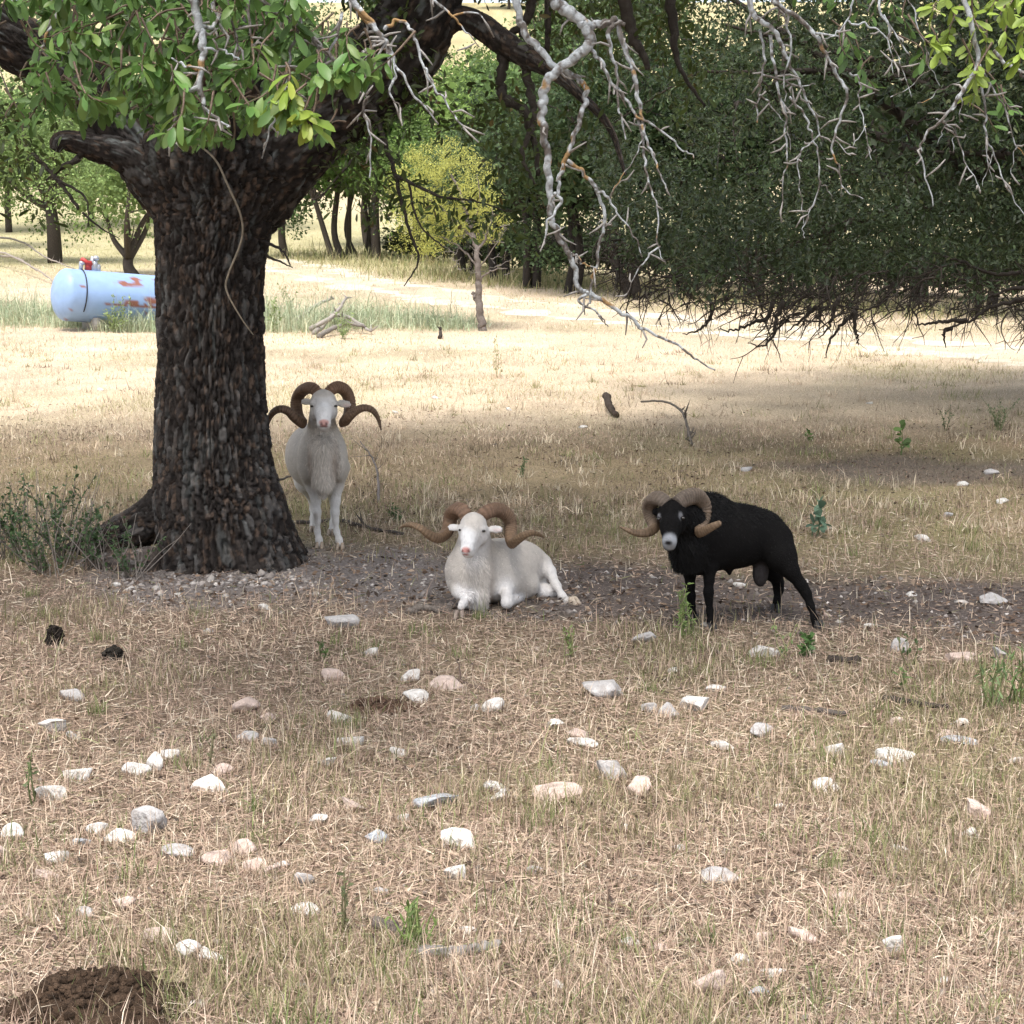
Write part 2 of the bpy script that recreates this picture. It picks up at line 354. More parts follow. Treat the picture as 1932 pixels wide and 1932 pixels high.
# ------------------------------------------------------------------ the big oak
OAK0 = G(434, 9.75)
oak = thing('oak_tree', 'large dark oak with furrowed bark trunk forking into spreading limbs beside the rams', 'tree', OAK0)
def PX(l): return [(*P(a, b, d), r) for (a, b, d, r) in l]
def build_oak():
    prof = [(1125, 270, 606), (1100, 288, 592), (1080, 296, 579), (1040, 300, 560), (980, 298, 540), (930, 294, 524), (880, 296, 512), (800, 299, 501), (700, 303, 494), (600, 303, 491), (500, 301, 494), (440, 300, 503), (400, 296, 515), (360, 284, 535), (325, 272, 552), (290, 275, 560), (250, 300, 550)]
    pts = []
    for (row, l, r) in prof:
        p = P((l + r) / 2, row, 9.75); pts.append((*p, (r - l) / 2 / F * 9.75))
    D = crom(pts, 21)
    def flute(TH, V):
        b = np.exp(-V / 0.35)
        return 0.035 * np.sin(3 * TH + 0.8) + 0.02 * np.sin(7 * TH + V * 1.2) + b * (0.10 * np.sin(5 * TH + 1.1) + 0.05 * np.sin(9 * TH))
    V, Q, c = bark_tube(D[:, :3], D[:, 3], 310, 0.028, 0.105, 0.032, 3, flute, lichen=0.15, warp=.9, warp2=2.6)
    mk('trunk', V, [Q], M_bark, oak, c, True)
    limbs = {
        'right': [(425, 440, 9.78, .22), (455, 370, 9.78, .29), (520, 290, 9.74, .28), (600, 215, 9.70, .255), (680, 160, 9.66, .25), (745, 100, 9.62, .25), (785, 40, 9.6, .225), (810, -30, 9.6, .2), (850, -160, 9.6, .17), (930, -330, 9.5, .13), (1060, -480, 9.2, .09)],
        'left_up': [(370, 420, 9.8, .18), (320, 330, 9.8, .24), (240, 230, 9.8, .21), (130, 140, 9.75, .18), (10, 70, 9.7, .16), (-160, -10, 9.6, .13), (-400, -120, 9.4, .09)],
        'left_low': [(360, 420, 9.7, .16), (300, 345, 9.62, .135), (240, 297, 9.55, .10), (180, 278, 9.5, .075), (135, 266, 9.47, .06), (112, 268, 9.45, .05), (104, 284, 9.44, .03)],
        'centre': [(430, 420, 9.9, .2), (435, 300, 9.95, .24), (455, 150, 10.0, .2), (480, 0, 10.05, .18), (500, -200, 10.1, .14), (520, -480, 10.2, .08)],
        'forward': [(400, 400, 9.7, .18), (400, 300, 9.55, .2), (380, 150, 9.2, .17), (400, 0, 8.6, .15), (500, -160, 7.6, .12), (640, -300, 6.8, .10), (900, -360, 6.3, .085), (1250, -380, 6.1, .07), (1650, -400, 5.9, .055), (2050, -420, 5.8, .04)],
    }
    for i, (k, l) in enumerate(limbs.items()):
        D = crom(PX(l), 17 if i < 4 else 9); n = 120 if i in (0, 1) else 70
        V, Q, c = bark_tube(D[:, :3], np.maximum(D[:, 3], 0.02), n, 0.034, 0.12, 0.026, 20 + i, None, lichen=0.55 if i else 0.4)
        mk('limb', V, [Q], M_bark, oak, c, True)
    # dark side branch and its hanging twigs
    dark = A([0.05, 0.042, 0.036])
    br = [[(800, 70, 9.6, .1), (860, 35, 9.55, .07), (905, 48, 9.5, .072), (955, 85, 9.45, .07), (1000, 110, 9.4, .06), (1045, 135, 9.35, .045), (1090, 175, 9.3, .03), (1150, 240, 9.3, .02), (1180, 330, 9.3, .01)],
          [(950, 80, 9.45, .035), (945, 150, 9.45, .028), (950, 185, 9.42, .03), (985, 205, 9.4, .03), (1005, 260, 9.4, .02), (1015, 330, 9.4, .012)],
          [(985, 100, 9.42, .03), (1000, 170, 9.42, .026), (1008, 230, 9.4, .02), (985, 290, 9.38, .014), (1010, 350, 9.38, .008)],
          [(960, 70, 9.45, .02), (1000, 20, 9.5, .03), (985, -60, 9.5, .035)], [(985, 60, 9.45, .02), (1015, 110, 9.4, .02)],
          [(690, 180, 9.5, .03), (720, 250, 9.4, .016), (745, 330, 9.35, .013), (770, 430, 9.3, .009), (790, 490, 9.3, .006), (762, 540, 9.3, .003)],
          [(745, 330, 9.35, .012), (830, 370, 9.2, .009), (900, 380, 9.15, .006), (960, 400, 9.1, .003)],
          [(700, 260, 9.4, .012), (640, 330, 9.35, .008), (600, 380, 9.3, .004)], [(770, 340, 9.3, .008), (790, 420, 9.3, .006), (840, 470, 9.25, .004)],
          [(1160, -120, 9.0, .04), (1180, 20, 9.0, .035), (1205, 90, 9.0, .025), (1225, 130, 9.0, .014)], [(1250, -100, 8.8, .035), (1270, 30, 8.8, .028), (1280, 120, 8.8, .014), (1330, 200, 8.8, .007)],
          [(1030, -80, 9.6, .03), (1035, 40, 9.6, .02), (1030, 130, 9.6, .012)],
          [(85, 340, 9.45, .004), (150, 290, 9.45, .02), (120, 262, 9.45, .03)], [(150, 300, 9.45, .018), (100, 330, 9.4, .012), (158, 370, 9.4, .007), (168, 425, 9.4, .003)],
          [(155, 400, 9.4, .007), (190, 430, 9.4, .005), (225, 450, 9.4, .002)], [(60, 290, 9.4, .012), (100, 330, 9.4, .012), (150, 395, 9.4, .01)],
          [(492, 455, 9.6, .012), (530, 470, 9.3, .008), (548, 500, 9.2, .004)], [(495, 480, 9.6, .01), (530, 495, 9.3, .006), (552, 505, 9.2, .003)]]
    rs = RS(4)
    for l in br:
        D = crom(PX(l), 8); D[:, :3] += rs.normal(0, .006, (len(D), 3)) * np.minimum(1, D[:, 3:4] / .02)
        if l[0][3] > .05:
            D = crom(PX(l), 30); V, Q, c = bark_tube(D[:, :3], np.maximum(D[:, 3], .008), 40, .03, .09, .016, 55, None, lichen=.2); mk('branch', V, [Q], M_bark, oak, c, True); continue
        V, t, q = tube(D[:, :3], D[:, 3], 8 if l[0][3] > .02 else 5)
        mk('branch', V, [A(t), q], M_bark, oak, np.broadcast_to(dark, V.shape) * (0.7 + 0.6 * rs.rand()), True)
    # vine hanging down the trunk front
    D = crom(PX([(360, 262, 9.25, .008), (405, 300, 9.22, .009), (430, 350, 9.2, .009), (455, 410, 9.22, .009), (455, 455, 9.24, .009), (430, 520, 9.24, .009), (428, 550, 9.24, .008), (455, 600, 9.24, .006), (478, 632, 9.24, .004)]), 10)
    V, t, q = tube(D[:, :3], D[:, 3] * .72, 6); mk('vine', V, [A(t), q], M_twig, oak, np.broadcast_to(A([0.24, 0.20, 0.15]), V.shape), True)
    # root running out to the left
    D = crom(PX([(370, 860, 9.85, .13), (335, 940, 9.85, .17), (280, 985, 9.9, .15), (225, 1010, 10.0, .115), (165, 1030, 10.1, .075), (105, 1055, 10.2, .04), (60, 1070, 10.3, .02)]), 24)
    V, Q, c = bark_tube(D[:, :3], D[:, 3], 110, 0.034, 0.10, 0.022, 71, lambda TH, V: .12 * np.sin(2 * TH + V * 3) + .06 * np.sin(5 * TH)); mk('root', V, [Q], M_bark, oak, c, True)
build_oak()

# grey lichen-covered dead branches hanging in front
S6 = 1932 / 1000 * 2622 / 1932      # crop scale helpers: (crop px) -> 1932 px
def c6(a, b): return ((900 + a * 1000 / 1932) / 1.3571, b * 1000 / 1932 / 1.3571)
def c7(a, b): return ((1700 + a * 922 / 1856) / 1.3571, b * 922 / 1856 / 1.3571)
def c5(a, b): return (a * 1000 / 1932 / 1.3571, b * 1000 / 1932 / 1.3571)
def lichen_branches():
    rs = RS(12)
    def line(conv, pts, d0, r0, r1, d1=None, spurs=6):
        d1 = d0 if d1 is None else d1; n = len(pts); L = []
        for i, p in enumerate(pts):
            t = i / (n - 1); x, y = conv(*p); L.append((*P(x, y, d0 + (d1 - d0) * t), r0 + (r1 - r0) * t))
        D = crom(L, 9); k = len(D)
        D[:, :3] += np.stack([(vnoise(np.arange(k) * 0.4, rs.rand() * 90, 0, i) - .5) * 0.014 for i in range(3)], -1)
        D[:, 3] *= (.66 if conv is c7 else .78) * (0.9 + 0.2 * vnoise(np.arange(k) * 0.5, rs.rand() * 50, 0, 3))
        b = Buf(); V, t_, q = tube(crom(D[:, :3], 3), np.interp(np.arange((k - 1) * 3 + 1) / 3., np.arange(k), D[:, 3]), 10 if r0 > .012 else 6)
        nz = .55 * fbm(V[:, 0] * 70, V[:, 1] * 70, V[:, 2] * 45, 3, 2) + .45 * fbm(V[:, 0] * 9, V[:, 1] * 9, V[:, 2] * 9, 33, 2); nz2 = fbm(V[:, 0] * 11 + 5, V[:, 1] * 11, V[:, 2] * 11, 8, 3)
        m_ = sst(.42, .56, nz)[:, None]; c = A([.40, .42, .43]) * m_ + A([.135, .118, .105]) * (1 - m_); o = sst(.68, .73, nz2)[:, None]; c = c * (1 - o) + A([.30, .19, .09]) * o
        b.add(V, t_, q, c)
        for s in range(spurs):
            i = rs.randint(2, k - 1); u = nrm(rs.normal(size=3) * A([1, .5, .8]) + A([0, 0, -.5])); ln = rs.uniform(.02, .09)
            pp = A([D[i, :3], D[i, :3] + u * ln * .5 + rs.normal(0, .006, 3), D[i, :3] + u * ln])
            v2, t2, q2 = tube(pp, [min(.006, D[i, 3] * .8), .004, .002], 5); b.add(v2, t2, q2, A([.3, .28, .26]))
        b.build('dead_branch', M_lichen, oak, True)
    L = line
    L(c6, [(960, -260), (985, -80), (1010, 0), (1070, 60), (1140, 105), (1165, 150), (1175, 230), (1100, 285), (1020, 345), (965, 420), (945, 520), (945, 620), (965, 740), (975, 860), (985, 970), (980, 1060), (1020, 1150), (1060, 1240), (1105, 1330), (1125, 1420), (1190, 1460), (1280, 1510), (1370, 1570), (1450, 1630), (1540, 1675), (1640, 1725), (1710, 1780), (1800, 1838)], 5.9, .030, .004, 6.1, 16)
    L(c6, [(780, -250), (820, 0), (850, 140), (920, 230), (1000, 320), (1090, 370), (1150, 420), (1155, 510), (1125, 610), (1085, 710), (1055, 800), (1030, 880), (1015, 960)], 6.0, .019, .008, 6.0, 8)
    L(c6, [(1060, 790), (1130, 840), (1200, 920), (1245, 1020), (1245, 1130), (1225, 1230), (1205, 1330), (1190, 1400), (1180, 1500)], 5.98, .011, .006, 6.05, 6)
    L(c6, [(1200, 930), (1270, 980), (1320, 1060), (1390, 1150), (1440, 1280)], 5.98, .007, .003, 6.0, 3)
    L(c6, [(1165, 130), (1230, 125), (1300, 100), (1345, 120)], 5.95, .022, .010, 5.95, 3)
    L(c6, [(1300, 105), (1275, 180), (1300, 300), (1320, 430), (1330, 560), (1350, 690)], 5.95, .012, .004, 5.9, 6)
    L(c6, [(1315, 110), (1350, 230), (1395, 350), (1415, 470), (1435, 580), (1440, 650), (1480, 740), (1520, 840), (1555, 935)], 5.95, .014, .003, 5.9, 8)
    L(c6, [(1420, 600), (1440, 720), (1460, 840), (1490, 960), (1515, 1080), (1520, 1220), (1555, 1310)], 5.93, .008, .002, 5.9, 5)
    L(c6, [(1520, 1220), (1450, 1290), (1400, 1380), (1350, 1480)], 5.9, .005, .002, 5.9, 2)
    L(c6, [(1175, 240), (1240, 310), (1280, 400), (1350, 480), (1400, 570), (1470, 610), (1560, 670), (1640, 740), (1695, 775)], 5.95, .010, .003, 5.9, 6)
    L(c6, [(1460, 620), (1420, 740), (1350, 850), (1285, 940)], 5.92, .004, .002, 5.9, 2)
    L(c6, [(1000, 960), (1040, 1000), (970, 1100), (960, 1180), (930, 1225)], 5.95, .009, .003, 5.95, 3)
    L(c6, [(1175, 1440), (1130, 1490), (1190, 1530), (1240, 1570), (1270, 1615)], 6.0, .008, .003, 6.0, 3)
    L(c6, [(1080, 1250), (1120, 1270), (1150, 1310), (1215, 1320)], 5.98, .005, .003, 5.98, 2)
    # upper left sprays
    L(c5, [(920, -300), (940, -60), (975, 60), (1000, 200), (1005, 300), (985, 420), (1005, 520)], 4.7, .020, .009, 4.7, 8)
    L(c5, [(985, 420), (910, 470), (870, 560), (860, 650), (845, 720)], 4.7, .010, .004, 4.7, 6)
    L(c5, [(1005, 520), (1050, 575), (1100, 605), (1145, 622)], 4.7, .007, .003, 4.7, 4)
    L(c5, [(1000, 240), (1080, 250), (1150, 270), (1195, 295)], 4.7, .006, .002, 4.7, 3); L(c5, [(980, 345), (910, 320), (840, 298)], 4.7, .006, .003, 4.7, 2)
    L(c5, [(985, 130), (1040, 135), (1075, 90), (1060, 20), (1080, -150)], 4.7, .008, .010, 4.9, 3)
    L(c5, [(1180, -200), (1300, 20), (1400, 80), (1500, 150), (1600, 250), (1700, 330), (1790, 460)], 4.9, .016, .004, 4.9, 10)
    L(c5, [(1480, -200), (1485, 100), (1440, 250), (1400, 440), (1350, 600), (1290, 775)], 4.85, .008, .003, 4.8, 8)
    L(c5, [(1650, -250), (1760, 30), (1850, 140), (1900, 210), (1960, 330)], 5.0, .016, .008, 5.0, 6)
    L(c5, [(1900, 180), (1820, 260), (1815, 430), (1800, 560), (1830, 700), (1835, 890)], 5.0, .008, .003, 5.0, 8)
    L(c5, [(1820, 470), (1760, 600)], 5.0, .005, .002, 5.0, 2); L(c5, [(1700, 60), (1670, 170), (1560, 420), (1500, 570)], 4.95, .007, .003, 4.95, 5)
    L(c5, [(1115, -150), (1140, 60), (1165, 180), (1180, 250)], 4.8, .007, .004, 4.8, 5); L(c5, [(1215, -100), (1235, 90), (1250, 260)], 4.8, .008, .004, 4.8, 5)
    L(c5, [(300, -200), (290, 50), (235, 180), (190, 300)], 4.9, .010, .003, 4.8, 5)
    L(c6, [(0, 10), (70, 80), (150, 190), (200, 280), (300, 440), (420, 620)], 5.0, .012, .004, 5.0, 8)
    L(c6, [(150, 150), (230, 100), (290, 140), (340, 240), (370, 370), (450, 480), (520, 600), (575, 665)], 5.0, .008, .003, 5.0, 8)
    L(c6, [(400, -120), (410, 5), (500, 80), (560, 150), (635, 235)], 5.1, .007, .002, 5.1, 5); L(c6, [(500, 78), (600, 70), (650, 95)], 5.1, .005, .002, 5.1, 1)
    L(c6, [(170, 220), (210, 370), (190, 440), (240, 550)], 5.0, .009, .003, 5.0, 3)
    # upper right sprays
    L(c7, [(380, -350), (440, 0), (480, 90), (560, 150), (600, 230), (640, 320), (700, 430), (740, 530), (790, 640), (820, 735)], 5.8, .017, .003, 5.9, 10)
    L(c7, [(555, 180), (560, 320), (590, 450), (615, 580), (630, 700), (630, 860), (605, 1010), (605, 1145)], 5.85, .010, .002, 5.9, 7)
    L(c7, [(640, 650), (655, 770)], 5.85, .004, .002, 5.9, 1); L(c7, [(500, 150), (520, 300), (500, 420), (490, 500), (480, 580), (490, 635)], 5.85, .008, .003, 5.9, 5)
    L(c7, [(495, 490), (560, 560), (640, 640)], 5.85, .005, .002, 5.9, 1); L(c7, [(520, 380), (640, 430), (700, 445), (785, 430)], 5.85, .007, .003, 5.9, 4)
    L(c7, [(640, 500), (720, 580), (760, 690), (790, 780), (800, 920), (770, 1050), (720, 1165), (730, 1230)], 5.85, .007, .002, 5.9, 5)
    L(c7, [(800, 690), (700, 790), (690, 900), (710, 1030), (725, 1160)], 5.87, .005, .002, 5.9, 3); L(c7, [(800, 930), (850, 990), (875, 1045)], 5.87, .003, .0015, 5.9, 0)
    L(c7, [(560, -150), (600, 30), (640, 150), (650, 260), (620, 400), (625, 520)], 5.8, .009, .003, 5.85, 3)
    L(c7, [(560, 0), (680, 90), (780, 180), (830, 280), (890, 390), (945, 470), (910, 610), (870, 740), (895, 850), (920, 960), (1025, 1028)], 5.75, .013, .003, 5.85, 10)
    L(c7, [(880, 720), (960, 800)], 5.8, .004, .002, 5.8, 2); L(c7, [(920, 960), (912, 1020)], 5.8, .003, .001, 5.8, 0); L(c7, [(780, 170), (900, 195)], 5.75, .008, .003, 5.75, 1)
    L(c7, [(960, 370), (1010, 420), (1005, 520), (1045, 680), (1070, 830)], 5.8, .006, .002, 5.8, 4); L(c7, [(1035, 650), (970, 750)], 5.8, .003, .002, 5.8, 1)
    L(c7, [(980, -160), (970, 20), (940, 115), (880, 180), (820, 215)], 5.7, .007, .002, 5.7, 2); L(c7, [(940, 115), (1050, 130), (1150, 190), (1220, 330), (1280, 495)], 5.7, .006, .002, 5.7, 5)
    L(c7, [(1090, -150), (1120, 60), (1190, 180), (1260, 285)], 5.6, .008, .003, 5.6, 3); L(c7, [(1140, 80), (1165, 230), (1190, 390)], 5.6, .005, .002, 5.6, 2)
    L(c7, [(1500, -200), (1580, 120), (1620, 330), (1540, 460), (1480, 570), (1370, 670), (1320, 760), (1345, 880), (1390, 1060)], 5.4, .014, .003, 5.5, 10)
    L(c7, [(1480, 580), (1530, 480), (1525, 640)], 5.45, .006, .002, 5.5, 3); L(c7, [(1400, 610), (1500, 680), (1560, 840), (1635, 970)], 5.5, .005, .002, 5.5, 4)
    L(c7, [(1490, 600), (1440, 670), (1410, 745)], 5.5, .004, .002, 5.5, 2); L(c7, [(1500, 650), (1490, 790)], 5.5, .003, .002, 5.5, 1)
    L(c7, [(1620, 330), (1660, 560), (1655, 680), (1700, 800), (1780, 980), (1860, 1115)], 5.5, .007, .002, 5.5, 6); L(c7, [(1700, 800), (1640, 960)], 5.5, .003, .001, 5.5, 1); L(c7, [(1655, 700), (1690, 960)], 5.5, .003, .001, 5.5, 1)
    L(c7, [(1640, 350), (1740, 530), (1800, 720), (1870, 810)], 5.5, .006, .002, 5.5, 4); L(c7, [(1810, 750), (1795, 900)], 5.5, .003, .001, 5.5, 1); L(c7, [(1735, 500), (1850, 600)], 5.5, .004, .002, 5.5, 1)
    L(c7, [(1700, 270), (1800, 350), (1870, 400)], 5.4, .010, .006, 5.4, 2); L(c7, [(1280, 430), (1380, 350), (1480, 300)], 5.6, .003, .002, 5.6, 0); L(c7, [(1160, 505), (1300, 430)], 5.6, .003, .002, 5.6, 0)
    L(c7, [(1310, 540), (1430, 460), (1560, 400)], 5.6, .003, .002, 5.6, 0); L(c7, [(1230, -60), (1320, 150), (1360, 300), (1420, 450)], 5.65, .004, .002, 5.65, 2)
lichen_branches()

# oak foliage
def oak_foliage():
    rs = RS(31)
    def in_poly(x, y, poly):
        r = np.zeros(x.shape, bool); n = len(poly)
        for i in range(n):
            x1, y1 = poly[i]; x2, y2 = poly[(i + 1) % n]
            c = ((y1 > y) != (y2 > y)) & (x < (x2 - x1) * (y - y1) / (y2 - y1 + 1e-9) + x1); r ^= c
        return r
    rec = []   # base, dir, up, L, pale
    tw = Buf()
    def spray(tip, back, n, L, pale, spread=0.9):
        """twig ending at tip, coming from tip+back, with a rosette of leaves along the outer half"""
        st = tip + back; mid = (st + tip) / 2 + rs.normal(0, .02, 3)
        D = crom(A([st, mid, tip]), 3); V, t, q = tube(D, np.linspace(.004, .0015, len(D)), 4, False); tw.add(V, t, q, A([.16, .12, .09]))
        ax = nrm(tip - mid)
        for i in range(n):
            s = 1 - 0.55 * (i / n) ** 1.3; b = D[min(len(D) - 1, int(s * (len(D) - 1)))]
            u = rs.normal(size=3); u = nrm(u - ax * (u @ ax)); d = nrm(ax * rs.uniform(.2, 1.1) + u * spread + A([0, 0, -.25]))
            up = nrm(A([0, -.55, 1.0]) + rs.normal(0, .45, 3)); rec.append((b, d, up, L * rs.uniform(.65, 1.2), pale))
    # mass at the upper left
    poly = [(-150, -80), (-150, 255), (30, 245), (110, 215), (170, 232), (240, 255), (300, 285), (350, 290), (410, 270), (440, 275), (470, 235), (520, 215), (560, 245), (600, 262), (600, 225), (560, 190), (600, 170), (690, 168), (715, 140), (690, 110), (620, 95), (560, 70), (560, -80)]
    k = 0
    while k < 620:
        x, y = rs.uniform(-150, 720), rs.uniform(-80, 292)
        if not in_poly(A([x]), A([y]), poly)[0]: continue
        if fbm(A([x / 95.]), A([y / 70.]), 0, 77, 2)[0] < 0.33: continue
        d = rs.uniform(4.6, 6.4); tip = P(x, y, d)
        if y > 268: tip = P(x, 262, d)
        spray(tip, A([rs.normal(0, .06), rs.uniform(.0, .12), rs.uniform(.05, .14)]), rs.randint(6, 11), .068 * rs.uniform(.8, 1.15), 0); k += 1
    for (x, y) in [(568, 232), (590, 240), (530, 225), (520, 205), (548, 205), (600, 160), (680, 120), (640, 150), (660, 115), (690, 145), (540, 185), (505, 195), (480, 215)]:
        spray(P(x, y, 4.6), A([rs.normal(0, .05), .02, .1]), 9, .075, int(x > 500 and y > 180 and rs.rand() < .45))
    # pale sprays at the upper right
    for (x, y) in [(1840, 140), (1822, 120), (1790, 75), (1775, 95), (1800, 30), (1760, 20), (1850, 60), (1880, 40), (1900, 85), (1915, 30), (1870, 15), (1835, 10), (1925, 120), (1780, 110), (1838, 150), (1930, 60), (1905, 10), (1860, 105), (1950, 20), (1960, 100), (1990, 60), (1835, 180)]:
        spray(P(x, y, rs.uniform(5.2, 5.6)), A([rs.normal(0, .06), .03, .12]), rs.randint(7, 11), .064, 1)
    for (x, y) in [(1620, 20), (1640, 40), (1660, 15), (1600, 110), (1630, 125), (1650, 165), (1610, 95), (1580, 5), (1690, 30), (1720, 60), (1740, 120), (1890, 190), (1910, 220), (1880, 250), (1500, -10), (1550, 5)]:
        spray(P(x, y, rs.uniform(6, 7)), A([rs.normal(0, .06), .03, .12]), rs.randint(6, 9), .062, 0)
    B_ = A([r[0] for r in rec]); D_ = A([r[1] for r in rec]); U_ = A([r[2] for r in rec]); L_ = A([r[3] for r in rec]); pl = A([r[4] for r in rec])
    # the 300 nearest leaves inside the picture are leaves of their own
    px = B_[:, 0] / B_[:, 1]; rowz = (CAMH - B_[:, 2]) / B_[:, 1]
    vis = (np.abs(px) < .315) & (rowz > -.17)
    order = np.argsort(np.where(vis, B_[:, 1], 99))[:300]; own = np.zeros(len(B_), bool); own[order] = True
    tm = []
    for j in range(3):
        t = LT.copy(); t[:, 2] += (-.10 - .06 * j) * t[:, 0] ** 2; t[:, 1] *= 1 + .12 * (j - 1)
        for q in range(2):
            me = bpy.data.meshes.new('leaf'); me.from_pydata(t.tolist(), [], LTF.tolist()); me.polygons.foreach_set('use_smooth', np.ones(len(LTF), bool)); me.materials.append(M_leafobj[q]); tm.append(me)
    ob = A(oak['_b'])
    for i in np.where(own)[0]:
        d = nrm(D_[i]); s = nrm(np.cross(U_[i], d)); n = np.cross(d, s)
        o = bpy.data.objects.new('leaf', tm[2 * rs.randint(3) + int(pl[i])]); col.objects.link(o); o.parent = oak
        m = np.eye(4); m[:3, 0], m[:3, 1], m[:3, 2] = d * L_[i], s * L_[i], n * L_[i]; m[:3, 3] = B_[i] - ob; o.matrix_local = Matrix(m.tolist())
    b = Buf(); r = ~own; V, Fc = place_leaves(B_[r], D_[r], U_[r], L_[r])
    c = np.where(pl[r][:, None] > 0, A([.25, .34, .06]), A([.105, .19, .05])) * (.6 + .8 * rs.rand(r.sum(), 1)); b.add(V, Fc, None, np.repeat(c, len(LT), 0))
    # mid-distance darker foliage hanging from the limbs
    cl = []
    while len(cl) < 330:
        x, y = rs.uniform(640, 1330), rs.uniform(-80, 440)
        lim = np.interp(x, [640, 700, 800, 900, 1000, 1100, 1330], [300, 420, 450, 440, 430, 300, 220])
        if y > lim or fbm(A([x / 80.]), A([y / 60.]), 0, 91, 2)[0] < .47: continue
        if 780 < x < 1010 and 0 < y < 150 and rs.rand() < .85: continue
        if 730 < x < 960 and 260 < y and rs.rand() < .8: continue
        cl.append(P(x, y, rs.uniform(8.8, 11)))
    for _ in range(30):
        x = rs.uniform(620, 1020); y = np.interp(x, [620, 700, 745, 830, 900, 1020], [330, 300, 335, 372, 388, 400]) + rs.normal(8, 22); cl.append(P(x, y, rs.uniform(9.0, 9.5)))
    for _ in range(40): cl.append(P(rs.uniform(-60, 110), rs.uniform(200, 400) if rs.rand() < .35 else rs.uniform(150, 300), rs.uniform(8, 10)))
    cl = A(cl); V, Fc, c = clumps(cl, np.full(len(cl), .14), 13, .062, rs, LT, LTF, (.06, .085, .022), .4, .8, 1.0, .8, mixc=((.11, .085, .03), .04)); b.add(V, Fc, None, c)
    # the crown overhead, above the picture
    cl = []
    while len(cl) < 2300:
        p = A([rs.uniform(-7.5, 5.4), rs.uniform(4.4, 16.5), rs.uniform(3.6, 8.0)])
        e = ((p[0] + 1.0) / 6.2) ** 2 + ((p[1] - 10.4) / 5.9) ** 2 + ((p[2] - 5.2) / 2.9) ** 2
        if e > 1 or p[2] < CAMH + .185 * p[1] + .45: continue
        cl.append(p)
    cl = A(cl); V, Fc, c = clumps(cl, np.full(len(cl), .38), 25, .11, rs, LS, LSF, (.07, .11, .03), .4, .6, 1.3); b.add(V, Fc, None, c)
    o = b.build('foliage', M_leaf, oak); o['kind'] = 'stuff'
    tw.build('leaf_twigs', M_twig, oak)['kind'] = 'stuff'
    # boughs carrying the overhead crown
    for i in range(14):
        a = rs.uniform(0, 2 * np.pi); s = A([-1.6 + .3 * math.cos(a), 9.8, 3.9]); e = A([-1.2 + 4.8 * math.cos(a), 10.4 + 4.4 * math.sin(a), 5.2 + rs.uniform(0, 1.3)])
        D = crom(A([s, (s + e) / 2 + A([0, 0, .8]), e]), 8); V, t, q = tube(D, np.linspace(.13, .02, len(D)), 8); mk('limb', V, [A(t), q], M_bark, oak, np.broadcast_to(A([.05, .042, .036]), V.shape), True)
oak_foliage()
print('oak', time.time() - T0)
# ------------------------------------------------------------------ rams
M_blackcoat = vmat('black_ram_coat', 0.9, 0, 0.06, 35, 0.10, 0.4, 130)
def surf_nets(D, org, h):
    s = D < 0
    c = [(0,0,0),(1,0,0),(0,1,0),(1,1,0),(0,0,1),(1,0,1),(0,1,1),(1,1,1)]
    nx, ny, nz = D.shape
    def sub(M, o): return M[o[0]:nx - 1 + o[0], o[1]:ny - 1 + o[1], o[2]:nz - 1 + o[2]]
    cnt = sum(sub(s, o).astype(np.int8) for o in c); act = (cnt > 0) & (cnt < 8); ijk = np.argwhere(act)
    val = np.stack([sub(D, o)[act] for o in c], -1); acc = np.zeros((len(ijk), 3)); k = np.zeros(len(ijk))
    for a in range(8):
        for b in range(a + 1, 8):
            if sum(abs(x - y) for x, y in zip(c[a], c[b])) != 1: continue
            m = (val[:, a] < 0) != (val[:, b] < 0); t = val[m, a] / (val[m, a] - val[m, b])
            acc[m] += A(c[a], float) + t[:, None] * (A(c[b], float) - A(c[a], float)); k[m] += 1
    V = org + h * (ijk + acc / k[:, None]); idx = np.full(act.shape, -1); idx[act] = np.arange(len(ijk)); Q = []
    for ax in range(3):
        o1, o2 = [(1, 2), (2, 0), (0, 1)][ax]
        lo = [slice(1, n - 1) for n in D.shape]; hi = list(lo); lo[ax] = slice(0, D.shape[ax] - 1); hi[ax] = slice(1, D.shape[ax])
        a, b = s[tuple(lo)], s[tuple(hi)]; off = A([1, 1, 1]); off[ax] = 0
        for flag in (0, 1):
            e = np.argwhere((a != b) & (a == bool(flag))) + off
            d1, d2 = np.zeros(3, int), np.zeros(3, int); d1[o1] = 1; d2[o2] = 1
            g = lambda v: idx[v[:, 0], v[:, 1], v[:, 2]]
            q = np.stack([g(e - d1 - d2), g(e - d2), g(e), g(e - d1)], -1)
            Q.append(q if flag else q[:, ::-1])
    Q = np.concatenate(Q); return V, Q[(Q >= 0).all(1)]
